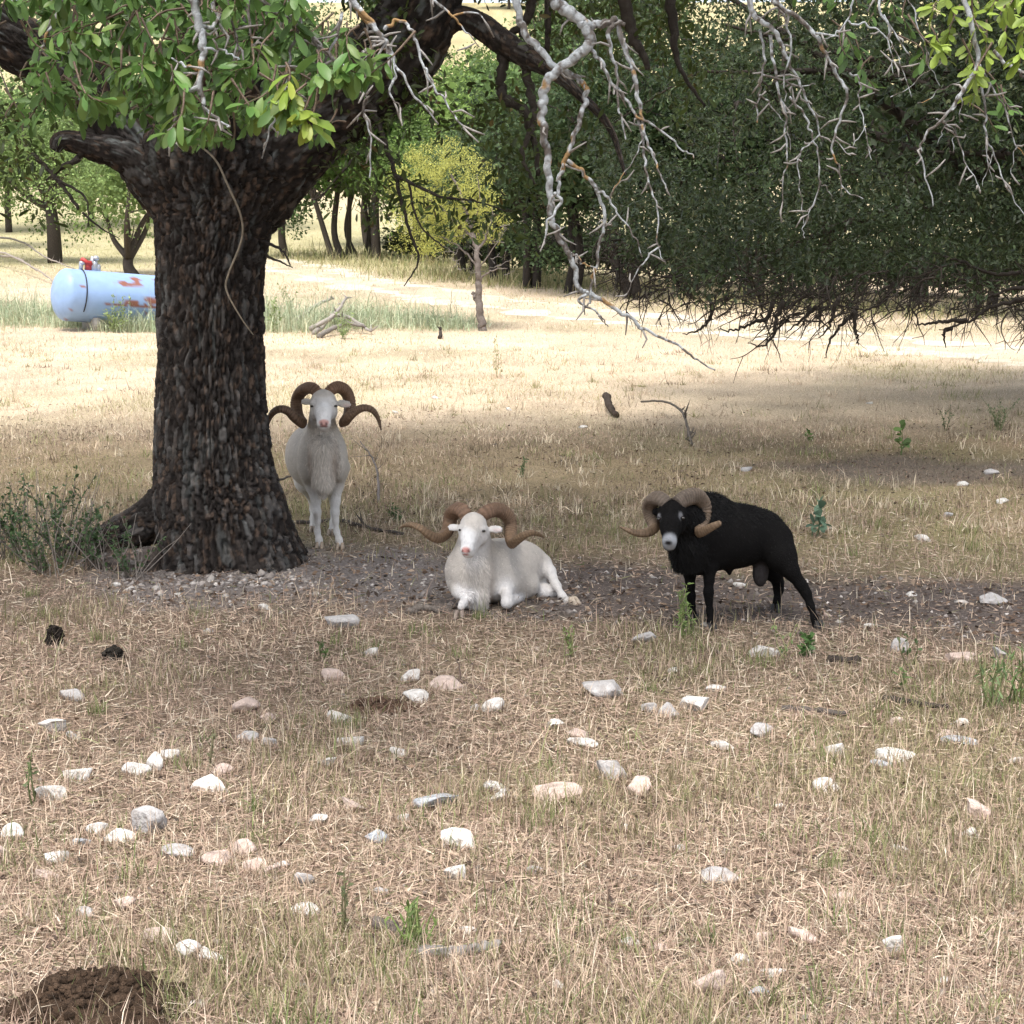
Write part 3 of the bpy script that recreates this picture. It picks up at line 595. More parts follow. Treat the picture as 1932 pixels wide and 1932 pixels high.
class SDF:
    def __init__(s): s.p = []
    def cone(s, a, b, ra, rb, k=.03): s.p.append(('c', A(a, float), A(b, float), ra, rb, k)); return s
    def chain(s, pts, k=.025):
        for (a, b) in zip(pts[:-1], pts[1:]): s.cone(a[:3], b[:3], a[3], b[3], k)
        return s
    def ell(s, c, r, R=None, k=.04): s.p.append(('e', A(c, float), A(r, float), np.eye(3) if R is None else A(R), 0, k)); return s
    def mesh(s, h=.008):
        lo = np.min([np.minimum(p[1], p[2]) - max(p[3], p[4]) if p[0] == 'c' else p[1] - p[2].max() for p in s.p], 0) - .04
        hi = np.max([np.maximum(p[1], p[2]) + max(p[3], p[4]) if p[0] == 'c' else p[1] + p[2].max() for p in s.p], 0) + .04
        n = np.ceil((hi - lo) / h).astype(int) + 1; D = np.full(n, 1.0, np.float32); ax = [lo[i] + h * np.arange(n[i]) for i in range(3)]
        for p in s.p:
            k = p[5]; m = 2 * k + .03
            if p[0] == 'c': l, u = np.minimum(p[1], p[2]) - max(p[3], p[4]) - m, np.maximum(p[1], p[2]) + max(p[3], p[4]) + m
            else: l, u = p[1] - p[2].max() - m, p[1] + p[2].max() + m
            sl = tuple(slice(max(0, int((l[i] - lo[i]) / h)), min(n[i], int((u[i] - lo[i]) / h) + 2)) for i in range(3))
            X = np.stack(np.meshgrid(*[ax[i][sl[i]] for i in range(3)], indexing='ij'), -1)
            if p[0] == 'c':
                ab = p[2] - p[1]; t = np.clip(((X - p[1]) @ ab) / max(ab @ ab, 1e-9), 0, 1); d = np.linalg.norm(X - p[1] - t[..., None] * ab, axis=-1) - (p[3] + (p[4] - p[3]) * t)
            else:
                q = (X - p[1]) @ p[3]; k0 = np.linalg.norm(q / p[2], axis=-1); k1 = np.linalg.norm(q / p[2] ** 2, axis=-1); d = k0 * (k0 - 1) / np.maximum(k1, 1e-6)
            a = D[sl]; hh = np.maximum(k - np.abs(a - d), 0) / k; D[sl] = np.minimum(a, d) - hh * hh * k * .25
        return surf_nets(D, lo, h)
def vnormals(V, Q):
    n = np.zeros_like(V); a = np.cross(V[Q[:, 2]] - V[Q[:, 0]], V[Q[:, 3]] - V[Q[:, 1]])
    for i in range(4): np.add.at(n, Q[:, i], a)
    return nrm(n)
def axes(f):
    f = nrm(A(f, float)); l = nrm(np.cross(A([0, 0, 1.0]), f)); return np.stack([f, l, np.cross(f, l)], 1)   # columns: along, lateral, up
def crop(ox, oy, k): return lambda a, b, d: P((ox + a / k) / 1.35714, (oy + b / k) / 1.35714, d)

def horn(parent, pts, cbase, seed, tipc):
    D = crom(pts, 16); C, R = D[:, :3], np.maximum(D[:, 3], .003); k = len(C); T, N, B = frames(C); n = 20
    th = np.linspace(0, 2 * np.pi, n, endpoint=False); s = np.concatenate([[0], np.cumsum(np.linalg.norm(np.diff(C, axis=0), axis=1))]); f = s / s[-1]
    ph = s * (2 * np.pi / .016) + 2.2 * np.sin(s * 40 + seed); rid = (1 + .05 * np.sign(np.sin(ph)) * np.abs(np.sin(ph)) ** .6 * (1 - sst(.8, 1, f)))[:, None]
    sec = 1 + .10 * np.cos(3 * th)[None] + .05 * np.cos(2 * th + 1)[None]
    TH = th[None] + 1.6 * f[:, None]
    r = R[:, None] * rid * sec * (1 + .05 * (fbm(np.cos(th)[None] * 2 + seed, np.sin(th)[None] * 2, s[:, None] * 30, seed, 2) - .5))
    V = C[:, None] + r[..., None] * (np.cos(TH)[..., None] * N[:, None] + np.sin(TH)[..., None] * B[:, None])
    V = V.reshape(-1, 3); i = np.arange(k - 1)[:, None] * n; j = np.arange(n)[None]; kk = (j + 1) % n
    Q = np.stack([i + j, i + kk, i + n + kk, i + n + j], -1).reshape(-1, 4)
    V = np.vstack([V, C[0], C[-1] + T[-1] * R[-1] * .6]); m = len(V); jj = np.arange(n); k2 = (jj + 1) % n; e = (k - 1) * n
    tri = np.vstack([np.stack([np.full(n, m - 2), k2, jj], -1), np.stack([np.full(n, m - 1), e + jj, e + k2], -1)])
    c = A(cbase)[None, None] * (1 - f[:, None, None]) + A(tipc)[None, None] * f[:, None, None]
    c = c * (.72 + .28 * (np.sin(ph) > -.2))[:, None, None] * (.7 + .6 * fbm(np.cos(TH) * 2, np.sin(TH) * 2, s[:, None] * 14, seed + 3, 3))[..., None]
    c = c.reshape(-1, 3); c = np.vstack([c, c[:1], c[-1:]])
    return mk('horn', V, [tri, Q], M_horn, parent, c, True)
def hoof(parent, p, f, s, c, spread=.010):
    """cloven hoof on the ground under p, toes pointing along f"""
    f = nrm(A([f[0], f[1], 0.0])); l = A([-f[1], f[0], 0]); b = Buf(); zg = float(terrain(p[0], p[1]))
    for sg in (-1, 1):
        ring = []
        for (z, a, w, sh) in ((0.0, .030, .0135, .014), (.012, .028, .0128, .010), (.028, .021, .0110, .002), (.042, .014, .009, -.004)):
            th = np.linspace(0, 2 * np.pi, 10, endpoint=False); o = A([p[0], p[1], zg]) + l * sg * s * (.0125 + spread * .35 * (1 - z / .05)) + f * sh * s + A([0, 0, z * s - .003])
            ring.append(o + s * (np.cos(th)[:, None] * f * a * (1 + .25 * (np.cos(th)[:, None] > 0)) + np.sin(th)[:, None] * l * w))
        V = np.vstack(ring); n = 10; i = np.arange(3)[:, None] * n; j = np.arange(n)[None]; k = (j + 1) % n
        Q = np.stack([i + j, i + k, i + n + k, i + n + j], -1).reshape(-1, 4); V = np.vstack([V, ring[-1].mean(0), ring[0].mean(0)])
        t = np.vstack([[[40, 30 + q, 30 + (q + 1) % n] for q in range(n)], [[41, (q + 1) % n, q] for q in range(n)]]); b.add(V, t, Q, A(c))
    b.build('hoof', M_hoof, parent, True)
def fur(parent, V, Q, N, C, n, rs, lenf, name='coat_hair', flow=(0, 0.3, -1.0), lift=.45, wd=.0022, jit=.12):
    ar = np.linalg.norm(np.cross(V[Q[:, 2]] - V[Q[:, 0]], V[Q[:, 3]] - V[Q[:, 1]]), axis=1) * .5
    lq = lenf(V[Q].mean(1)); pr = ar * np.where(lq > .001, 1 + 18 * np.maximum(lq - .015, 0) / .03, 0); f = rs.choice(len(Q), n, p=pr / pr.sum())
    wq = rs.dirichlet((1, 1, 1, 1), n); p = (V[Q[f]] * wq[..., None]).sum(1); nn = nrm((N[Q[f]] * wq[..., None]).sum(1)); c = (C[Q[f]] * wq[..., None]).sum(1)
    fl = A(flow)[None] + rs.normal(0, .25, (n, 3)); fl = nrm(fl - nn * (fl * nn).sum(1, keepdims=True))
    d = nrm(fl + nn * (lift * rs.uniform(.3, 1.5, n))[:, None]); L = lq[f] * rs.uniform(.5, 1.3, n)
    s = nrm(np.cross(d, nn) + rs.normal(0, .3, (n, 3))) * wd * (.6 + .8 * rs.rand(n, 1)); p = p - nn * .003
    m = p + d * L[:, None] * .55 + nn * (L * .08)[:, None]; t = p + d * L[:, None] + A([0, 0, -1.0]) * (L * .12)[:, None]
    W = np.stack([p - s, p + s, m + s * .8, m - s * .8, t], 1).reshape(-1, 3); k = np.arange(n)[:, None] * 5
    o = mk(name, W, [k + A([[0, 1, 2, 3]]), k + A([[3, 2, 4]])], M_fur, parent, np.repeat(c * (1 + jit * rs.normal(size=(n, 1))).clip(.4, 1.6), 5, 0)); o['kind'] = 'stuff'; o.parent = [q for q in parent.children if q.name.startswith('body')][0]
def ball(c, r, R=None, n=12):
    u, v = np.meshgrid(np.linspace(0, np.pi, n), np.linspace(0, 2 * np.pi, 2 * n, endpoint=False), indexing='ij')
    X = np.stack([np.sin(u) * np.cos(v), np.sin(u) * np.sin(v), np.cos(u)], -1).reshape(-1, 3) * A(r)
    if R is not None: X = X @ A(R).T
    m = 2 * n; i = np.arange(n - 1)[:, None] * m; j = np.arange(m)[None]; k = (j + 1) % m
    return X + A(c), np.stack([i + j, i + m + j, i + m + k, i + k], -1).reshape(-1, 4)
def blob(V, c, r, soft=.4):
    d = np.linalg.norm((V - A(c)) / A(r), axis=1); return (1 - sst(1 - soft, 1 + soft, d))[:, None]
def ear(S, a, b, w, thick, up=(0, 0, 1.0)):
    a, b = A(a), A(b); f = nrm(b - a); l = nrm(np.cross(A(up), f)); u = np.cross(f, l)
    S.ell((a + b) / 2, (np.linalg.norm(b - a) / 2, thick, w), np.stack([f, l, u], 1), .012)

def ram_standing():
    c = crop(640, 940, 3.865); S = SDF(); p = lambda a, b, d, r: (*c(a, b, d), r)
    root = thing('ram', 'white ram standing and facing forward beside the oak trunk, horns flaring outward', 'ram', A([c(735, 1800, 10.4)[0], 10.6, terrain(-1.0, 10.6)]), 'rams resting in the shade of the oak')
    ax = axes((-.16, 1, 0))
    S.ell(c(645, 880, 10.82), (.36, .205, .225), ax, .06); S.ell(c(600, 850, 11.08), (.2, .16, .19), ax, .06)
    S.ell(c(722, 880, 10.47), (.19, .155, .225), ax, .06); S.ell(c(690, 660, 10.62), (.2, .1, .11), ax, .05)
    S.ell(c(560, 930, 10.44), (.12, .06, .15), ax, .022); S.ell(c(885, 925, 10.43), (.12, .055, .145), ax, .022)
    S.cone(c(722, 820, 10.42), c(712, 470, 10.36), .125, .082, .05); S.cone(c(722, 800, 10.27), c(722, 1130, 10.27), .080, .058, .022); S.cone(c(722, 1130, 10.30), c(720, 1230, 10.32), .062, .03, .03)
    # head
    S.ell(c(728, 345, 10.27), (.075, .082, .075), axes((0, 1, 0)), .02)
    S.cone(c(728, 330, 10.30), c(730, 450, 10.17), .072, .056, .025); S.cone(c(730, 450, 10.17), c(731, 555, 10.10), .055, .043, .02); S.cone(c(729, 430, 10.28), c(732, 595, 10.13), .055, .030, .025)
    S.ell(c(731, 562, 10.085), (.03, .046, .034), axes((0, 1, 0)), .012); S.ell(c(732, 604, 10.11), (.028, .036, .022), None, .012)
    for x in (622, 840): S.ell(c(x, 362, 10.215), (.02, .02, .016), None, .015)
    for x in (640, 822): S.ell(c(x, 440, 10.23), (.03, .03, .05), None, .03)
    ear(S, c(610, 350, 10.27), c(503, 336, 10.29), .026, .0095, (0, .5, .8)); ear(S, c(850, 352, 10.27), c(1008, 375, 10.27), .030, .0095, (0, .5, .8))
    # legs
    S.chain([p(585, 1000, 10.46, 0.0765), p(605, 1170, 10.46, 0.0406), p(655, 1330, 10.42, 0.0281), p(664, 1440, 10.40, 0.0250), p(668, 1520, 10.40, 0.0187), p(668, 1630, 10.40, 0.0172), p(684, 1710, 10.37, 0.0203), p(690, 1762, 10.35, 0.0187)])
    S.chain([p(885, 1000, 10.46, 0.0720), p(868, 1170, 10.46, 0.0390), p(848, 1330, 10.42, 0.0281), p(844, 1440, 10.40, 0.0250), p(848, 1520, 10.40, 0.0187), p(858, 1630, 10.39, 0.0172), p(882, 1710, 10.36, 0.0203), p(893, 1755, 10.34, 0.0187)])
    S.chain([p(530, 950, 11.08, 0.1170), p(560, 1130, 10.95, 0.0810), p(625, 1300, 11.12, 0.0328), p(632, 1400, 11.14, 0.0265), p(622, 1500, 11.09, 0.0179), p(622, 1570, 11.06, 0.0179), p(626, 1612, 11.03, 0.0195)])
    S.chain([p(790, 960, 11.05, 0.1080), p(820, 1180, 10.92, 0.0675), p(838, 1330, 11.05, 0.0312), p(836, 1430, 11.05, 0.0257), p(818, 1540, 10.97, 0.0179), p(806, 1620, 10.94, 0.0179), p(801, 1668, 10.9, 0.0195)])
    S.cone(c(580, 700, 11.3), c(570, 1000, 11.34), .03, .02)
    V, Q = S.mesh(.0088); N = vnormals(V, Q)
    body, white = A([.50, .455, .405]), A([.66, .63, .60]); C = np.broadcast_to(body, V.shape) * (.92 + .16 * fbm(V[:, 0] * 9, V[:, 1] * 9, V[:, 2] * 5, 5, 3))[:, None]
    def mix(C, col_, m): return C * (1 - m) + A(col_) * m
    m = blob(V, c(728, 440, 10.15), (.085, .2, .16)); C = mix(C, (.70, .665, .635), m); m = blob(V, c(730, 480, 10.12), (.055, .12, .085), .3); C = mix(C, (.80, .78, .77), m)
    m = (1 - sst(.28, .46, V[:, 2] - terrain(V[:, 0], V[:, 1])))[:, None]; C = mix(C, white, m)
    m = blob(V, c(728, 250, 10.25), (.07, .12, .03)); C = mix(C, (.5, .42, .34), m * .5)
    C = mix(C, (.62, .36, .32), blob(V, c(731, 548, 10.045), (.034, .05, .020), .3)); C = mix(C, (.30, .15, .14), blob(V, c(718, 583, 10.06), (.016, .03, .008), .4)); C = mix(C, (.30, .15, .14), blob(V, c(745, 583, 10.06), (.016, .03, .008), .4)); C = mix(C, (.13, .07, .07), blob(V, c(705, 560, 10.05), (.007, .03, .007), .4)); C = mix(C, (.13, .07, .07), blob(V, c(757, 560, 10.05), (.007, .03, .007), .4))
    C = mix(C, (.62, .42, .38), blob(V, c(960, 378, 10.26), (.025, .03, .010), .4) * .5)
    C = mix(C, (.42, .38, .35), blob(V, c(655, 1480, 10.38), (.014, .03, .03)) * .8)
    C = mix(C, (.34, .26, .21), blob(V, c(622, 890, 10.33), (.022, .14, .10), .7) * .6); C = mix(C, (.34, .26, .21), blob(V, c(828, 890, 10.33), (.022, .14, .11), .7) * .6); C = mix(C, (.40, .36, .32), blob(V, c(660, 560, 10.3), (.05, .1, .05), .7) * .5); C = mix(C, (.40, .36, .32), blob(V, c(800, 560, 10.3), (.05, .1, .05), .7) * .5)  # tan tint paints shadow into the shoulder creases and under the jaw
    C = mix(C, (.16, .10, .09), blob(V, c(731, 590, 10.07), (.026, .05, .0045), .5) * .8)
    mk('body', V, [Q], M_coat, root, C, True)
    def lf(X):
        mane = np.maximum(blob(X, c(722, 960, 10.25), (.105, .16, .27))[:, 0], blob(X, c(722, 1200, 10.27), (.07, .1, .07))[:, 0]); head = blob(X, c(730, 430, 10.12), (.13, .2, .16))[:, 0]; leg = 1 - sst(.25, .4, X[:, 2])
        return (.013 + .036 * mane) * (1 - .75 * head) * (1 - .7 * leg)
    fur(root, V, Q, N, C * 1.3, 13000, RS(1), lf, flow=(0, .25, -1), lift=.28, jit=.13)
    for (x, d) in ((690, 10.35), (893, 10.335)):
        q = c(x, 1770, d); hoof(root, q, (0, -1), 1.05, (.42, .33, .25))
    for (x, d) in ((626, 11.02), (800, 10.89)):
        q = c(x, 1640, d); hoof(root, q, (0, -1), 1.0, (.40, .32, .25))
    for (x, sx) in ((613, -1), (849, 1)):
        v, q = ball(c(x, 386, 10.20), (.012, .011, .0075)); mk('eye', v, [q], M_eye, root, None, True)
    rr = [.034, .037, .038, .038, .037, .036, .034, .033, .031, .028, .024, .020, .014, .005]
    lp = [(690, 275, 10.30), (640, 222, 10.32), (575, 208, 10.37), (500, 245, 10.43), (460, 330, 10.46), (458, 420, 10.43), (480, 500, 10.36), (515, 555, 10.27), (445, 505, 10.20), (375, 438, 10.18), (300, 418, 10.17), (228, 450, 10.18), (182, 530, 10.2), (162, 640, 10.21)]
    rp = [(762, 275, 10.30), (810, 222, 10.32), (875, 203, 10.37), (945, 240, 10.43), (983, 325, 10.46), (985, 415, 10.43), (965, 490, 10.36), (930, 545, 10.27), (985, 490, 10.20), (1060, 430, 10.18), (1140, 405, 10.17), (1215, 430, 10.18), (1268, 510, 10.2), (1298, 622, 10.21)]
    for i, L in enumerate((lp, rp)): horn(root, [p(*q, r) for q, r in zip(L, rr)], (.20, .115, .07), 3 + i, (.13, .085, .055))
    return root

def ram_lying():
    c = crop(1000, 1250, 3.715); S = SDF(); p = lambda a, b, d, r: (*c(a, b, d), r)
    root = thing('ram', 'white ram lying on bare dirt with forelegs folded and wide spiral horns', 'ram', A([*c(950, 1100, 8.65)[:2], 0.0]), 'rams resting in the shade of the oak')
    ax = axes((.62, .78, 0))
    S.ell(c(1120, 770, 8.76), (.30, .155, .165), ax, .06); S.ell(c(1290, 775, 8.98), (.15, .13, .125), ax, .06); S.ell(c(770, 830, 8.52), (.15, .115, .18), axes((.3, 1, 0)), .06); S.ell(c(960, 640, 8.66), (.17, .08, .09), ax, .05)
    S.ell(c(1060, 900, 8.62), (.22, .11, .10), ax, .06)
    S.ell(c(615, 770, 8.5), (.05, .045, .075), None, .04); S.cone(c(770, 800, 8.45), c(800, 1030, 8.42), .095, .07, .05); S.cone(c(810, 1020, 8.40), c(830, 1085, 8.40), .055, .03, .04)
    S.cone(c(770, 790, 8.5), c(795, 450, 8.50), .125, .082, .05); S.cone(c(870, 700, 8.6), c(830, 470, 8.55), .09, .06, .05)
    S.ell(c(790, 350, 8.42), (.068, .072, .064), None, .02); S.cone(c(788, 350, 8.44), c(755, 460, 8.33), .064, .048, .025); S.cone(c(755, 460, 8.33), c(728, 575, 8.25), .047, .034, .02); S.cone(c(820, 440, 8.41), c(758, 618, 8.28), .05, .026, .025)
    S.ell(c(724, 590, 8.235), (.034, .026, .027), None, .012); S.ell(c(738, 632, 8.252), (.030, .026, .017), None, .012)
    S.ell(c(672, 380, 8.385), (.016, .018, .014), None, .015); S.ell(c(882, 388, 8.375), (.018, .018, .014), None, .015)
    S.ell(c(880, 450, 8.40), (.03, .03, .045), None, .03); S.ell(c(685, 450, 8.40), (.02, .03, .045), None, .03)
    ear(S, c(665, 378, 8.42), c(540, 372, 8.42), .024, .009, (0, .5, .8)); ear(S, c(915, 388, 8.42), c(1077, 395, 8.42), .025, .009, (0, .5, .8))
    S.chain([p(635, 900, 8.48, 0.0540), p(645, 985, 8.40, 0.0328), p(722, 1045, 8.30, 0.0265), p(690, 1098, 8.24, 0.0187), p(672, 1130, 8.20, 0.0203)])
    S.chain([p(1030, 880, 8.62, 0.0630), p(1100, 960, 8.52, 0.0359), p(1108, 1090, 8.36, 0.0296), p(1120, 1085, 8.40, 0.0265), p(1235, 1050, 8.66, 0.0218), p(1240, 1060, 8.7, 0.0187)], .02)
    S.chain([p(1330, 740, 9.0, 0.0900), p(1440, 725, 8.86, 0.054), p(1515, 790, 8.80, 0.0310), p(1580, 930, 8.72, 0.0211), p(1630, 1020, 8.64, 0.0187), p(1690, 1078, 8.58, 0.0187), p(1720, 1095, 8.56, 0.0172)])
    S.ell(c(1470, 985, 8.78), (.075, .07, .045), None, .03); S.cone(c(1300, 960, 8.8), c(1420, 960, 8.85), .05, .05, .04); S.ell(c(1250, 930, 8.70), (.10, .08, .07), None, .04)
    V, Q = S.mesh(.0088); N = vnormals(V, Q); V[:, 2] = np.maximum(V[:, 2], terrain(V[:, 0], V[:, 1]) - .004)
    C = np.broadcast_to(A([.50, .455, .41]), V.shape) * (.92 + .16 * fbm(V[:, 0] * 9, V[:, 1] * 9, V[:, 2] * 5, 6, 3))[:, None]
    def mix(C, col_, m): return C * (1 - m) + A(col_) * m
    C = mix(C, (.64, .605, .575), blob(V, c(775, 450, 8.35), (.10, .2, .14))); C = mix(C, (.80, .78, .77), blob(V, c(722, 510, 8.27), (.05, .12, .08), .3))
    for (q, r) in (((1110, 1040, 8.4), (.07, .2, .1)), ((1580, 940, 8.72), (.09, .2, .17)), ((700, 1040, 8.3), (.07, .15, .08)), ((1460, 980, 8.75), (.1, .1, .05)), ((1200, 1050, 8.6), (.06, .1, .04)), ((555, 372, 8.4), (.06, .05, .03)), ((1050, 395, 8.4), (.07, .05, .03))): C = mix(C, (.70, .67, .65), blob(V, c(*q), r))
    C = mix(C, (.62, .30, .27), blob(V, c(716, 592, 8.20), (.024, .04, .017), .35)); C = mix(C, (.22, .09, .08), blob(V, c(684, 600, 8.20), (.006, .03, .010), .4)); C = mix(C, (.22, .09, .08), blob(V, c(744, 600, 8.20), (.010, .03, .008), .4)); C = mix(C, (.45, .22, .2), blob(V, c(708, 636, 8.21), (.02, .03, .006), .4))
    C = mix(C, (.5, .42, .33), blob(V, c(790, 320, 8.36), (.05, .09, .05)) * .35); C = mix(C, (.42, .33, .27), blob(V, c(940, 900, 8.5), (.03, .1, .14)) * .55); C = mix(C, (.66, .5, .47), blob(V, c(1020, 400, 8.4), (.03, .03, .009), .4) * .6)
    mk('body', V, [Q], M_coat, root, C, True)
    def lf(X):
        mane = np.maximum(blob(X, c(800, 870, 8.38), (.07, .13, .16))[:, 0], blob(X, c(845, 1050, 8.38), (.05, .1, .06))[:, 0]); head = blob(X, c(770, 430, 8.32), (.15, .2, .16))[:, 0]; leg = 1 - sst(.03, .12, X[:, 2])
        return (.012 + .034 * mane) * (1 - .75 * head) * (1 - .6 * leg * (1 - mane))
    fur(root, V, Q, N, C * 1.3, 12500, RS(2), lf, flow=(.3, .3, -1), lift=.28, jit=.12)
    hoof(root, c(655, 1150, 8.17), (-.1, -1), 1.05, (.28, .22, .18)); hoof(root, c(1735, 1110, 8.545), (.7, -.7), 1.0, (.46, .38, .30)); hoof(root, c(1350, 1040, 8.72), (-.6, -.5), .95, (.36, .27, .18))
    for (x, y, d) in ((664, 398, 8.368), (887, 408, 8.352)):
        v, q = ball(c(x, y, d), (.0105, .0105, .0068)); mk('eye', v, [q], M_eye, root, None, True)
    rr = [.036, .038, .039, .038, .035, .032, .028, .024, .020, .016, .011, .004]
    lp = [(735, 290, 8.45), (690, 220, 8.47), (625, 205, 8.55), (578, 262, 8.62), (565, 345, 8.61), (535, 425, 8.54), (455, 472, 8.46), (372, 450, 8.42), (292, 388, 8.40), (210, 352, 8.42), (140, 352, 8.45), (85, 380, 8.49)]
    rp = [(840, 290, 8.45), (910, 230, 8.47), (1010, 208, 8.55), (1100, 258, 8.61), (1135, 350, 8.62), (1135, 450, 8.57), (1155, 520, 8.49), (1215, 482, 8.43), (1280, 440, 8.40), (1345, 422, 8.40), (1410, 438, 8.42), (1462, 470, 8.45)]
    for i, L in enumerate((lp, rp)): horn(root, [p(*q, r) for q, r in zip(L, rr)], (.20, .12, .078), 13 + i, (.20, .135, .08))
    return root

def ram_black():
    c = crop(1560, 1220, 3.331); S = SDF(); p = lambda a, b, d, r: (*c(a, b, d), r)
    root = thing('ram', 'black ram with white muzzle standing side-on with its head turned and brown horns', 'ram', A([*c(1050, 1000, 8.1)[:2], 0.0]), 'rams resting in the shade of the oak')
    ax = axes((.93, .37, 0))
    S.ell(c(770, 520, 8.0), (.155, .13, .195), ax, .06); S.ell(c(1050, 510, 8.08), (.27, .145, .170), ax, .07); S.ell(c(1330, 515, 8.17), (.11, .125, .125), ax, .06); S.ell(c(820, 280, 8.0), (.14, .06, .08), ax, .06)
    S.cone(c(720, 430, 7.96), c(570, 330, 7.80), .13, .085, .05); S.cone(c(660, 560, 7.88), c(650, 740, 7.90), .09, .055, .05)
    S.ell(c(532, 305, 7.72), (.066, .062, .06), None, .02); S.cone(c(530, 310, 7.74), c(520, 430, 7.62), .062, .048, .025); S.cone(c(520, 430, 7.62), c(514, 545, 7.55), .047, .035, .02); S.cone(c(535, 420, 7.70), c(514, 590, 7.57), .05, .026, .025)
    S.ell(c(514, 560, 7.54), (.034, .026, .028), None, .012); S.ell(c(512, 600, 7.555), (.028, .024, .018), None, .012)
    S.ell(c(428, 340, 7.68), (.014, .018, .016), None, .015); S.ell(c(622, 335, 7.675), (.016, .018, .016), None, .015); S.ell(c(600, 400, 7.7), (.03, .03, .05), None, .03)
    ear(S, c(620, 300, 7.75), c(760, 285, 7.78), .024, .009, (0, .5, .8)); ear(S, c(440, 300, 7.75), c(360, 300, 7.78), .022, .009, (0, .5, .8))
    S.chain([p(850, 640, 7.98, 0.0765), p(855, 770, 7.94, 0.0359), p(852, 880, 7.92, 0.0234), p(846, 990, 7.90, 0.0226), p(850, 1060, 7.90, 0.0164), p(858, 1150, 7.90, 0.0152), p(870, 1240, 7.89, 0.0179), p(875, 1300, 7.87, 0.0179)])
    S.chain([p(700, 700, 8.08, 0.0675), p(688, 830, 8.10, 0.0296), p(690, 930, 8.10, 0.0218), p(697, 1020, 8.10, 0.0211), p(704, 1100, 8.10, 0.0156), p(714, 1180, 8.10, 0.0156), p(722, 1232, 8.08, 0.0179), p(724, 1250, 8.08, 0.0179)])
    S.chain([p(1400, 560, 8.10, 0.1080), p(1470, 690, 8.04, 0.0792), p(1545, 800, 8.0, 0.0429), p(1640, 930, 7.99, 0.0281), p(1682, 1000, 7.98, 0.0234), p(1718, 1100, 7.96, 0.0172), p(1752, 1215, 7.94, 0.0164), p(1775, 1280, 7.93, 0.0187), p(1778, 1290, 7.93, 0.0179)])
    S.chain([p(1340, 660, 8.3, 0.0900), p(1400, 800, 8.30, 0.0558), p(1440, 905, 8.36, 0.0281), p(1445, 960, 8.38, 0.0242), p(1432, 1060, 8.37, 0.0172), p(1420, 1120, 8.36, 0.0172), p(1412, 1155, 8.34, 0.0187)])
    S.ell(c(1290, 815, 8.12), (.042, .042, .078), None, .02); S.cone(c(1020, 790, 8.05), c(1025, 825, 8.05), .02, .012, .02); S.cone(c(1440, 430, 8.25), c(1490, 600, 8.25), .03, .02, .02)
    V, Q = S.mesh(.0088); N = vnormals(V, Q)
    C = np.broadcast_to(A([.007, .0065, .0065]), V.shape).copy()
    def mix(C, col_, m): return C * (1 - m) + A(col_) * m
    nzm = (.75 + .5 * fbm(V[:, 0] * 40, V[:, 1] * 40, V[:, 2] * 40, 5, 3))[:, None]
    C = mix(C, (.27, .28, .30), (blob(V, c(515, 560, 7.53), (.042, .045, .042), .3) * nzm).clip(0, 1)); C = mix(C, (.015, .013, .013), blob(V, c(505, 572, 7.50), (.022, .03, .013), .4))
    C = mix(C, (.16, .16, .17), blob(V, c(612, 335, 7.64), (.012, .03, .022), .4) * .8); C = mix(C, (.16, .16, .17), blob(V, c(425, 350, 7.66), (.008, .03, .022), .4) * .7)
    C = mix(C, (.045, .04, .04), blob(V, c(1300, 840, 8.08), (.05, .06, .07), .4))
    mk('body', V, [Q], M_blackcoat, root, C, True)
    def lf(X):
        mane = np.maximum(blob(X, c(640, 720, 7.88), (.11, .2, .14))[:, 0], blob(X, c(800, 170, 8.0), (.14, .2, .07))[:, 0] * .35); top = sst(.45, .6, X[:, 2]); head = blob(X, c(520, 440, 7.6), (.10, .2, .15))[:, 0]; leg = 1 - sst(.28, .36, X[:, 2])
        return (.013 + .008 * top + .032 * mane) * (1 - .8 * head) * (1 - .65 * leg)
    fur(root, V, Q, N, np.maximum(C, .006), 13000, RS(3), lf, flow=(.4, .1, -.8), lift=.5, jit=.25)
    hoof(root, c(875, 1310, 7.865), (0, -1), .95, (.03, .028, .027)); hoof(root, c(725, 1260, 8.075), (.1, -1), .95, (.03, .028, .027)); hoof(root, c(1783, 1300, 7.925), (.3, -.9), .95, (.03, .028, .027)); hoof(root, c(1412, 1170, 8.335), (-.2, -1), .95, (.03, .028, .027))
    for (x, y, d) in ((424, 362, 7.655), (628, 356, 7.648)):
        v, q = ball(c(x, y, d), (.011, .011, .009)); mk('eye', v, [q], M_eye, root, None, True)
    lp = [(500, 240, 7.72), (440, 195, 7.75), (375, 198, 7.82), (345, 265, 7.88), (362, 350, 7.87), (385, 420, 7.81), (345, 470, 7.75), (262, 488, 7.71), (180, 468, 7.69), (98, 432, 7.69)]
    rp = [(570, 240, 7.72), (640, 188, 7.76), (735, 172, 7.83), (795, 245, 7.88), (800, 350, 7.87), (770, 430, 7.82), (775, 472, 7.76), (830, 452, 7.72), (890, 420, 7.69), (945, 395, 7.68)]
    for i, (L, rr) in enumerate(((lp, [.034, .036, .036, .034, .032, .029, .024, .019, .013, .005]), (rp, [.037, .041, .041, .038, .034, .029, .025, .021, .018, .014]))): horn(root, [p(*q, r) for q, r in zip(L, rr)], (.125, .098, .078), 23 + i, (.20, .135, .085))
    return root
ram_standing(); ram_lying(); ram_black()
print('rams', time.time() - T0)
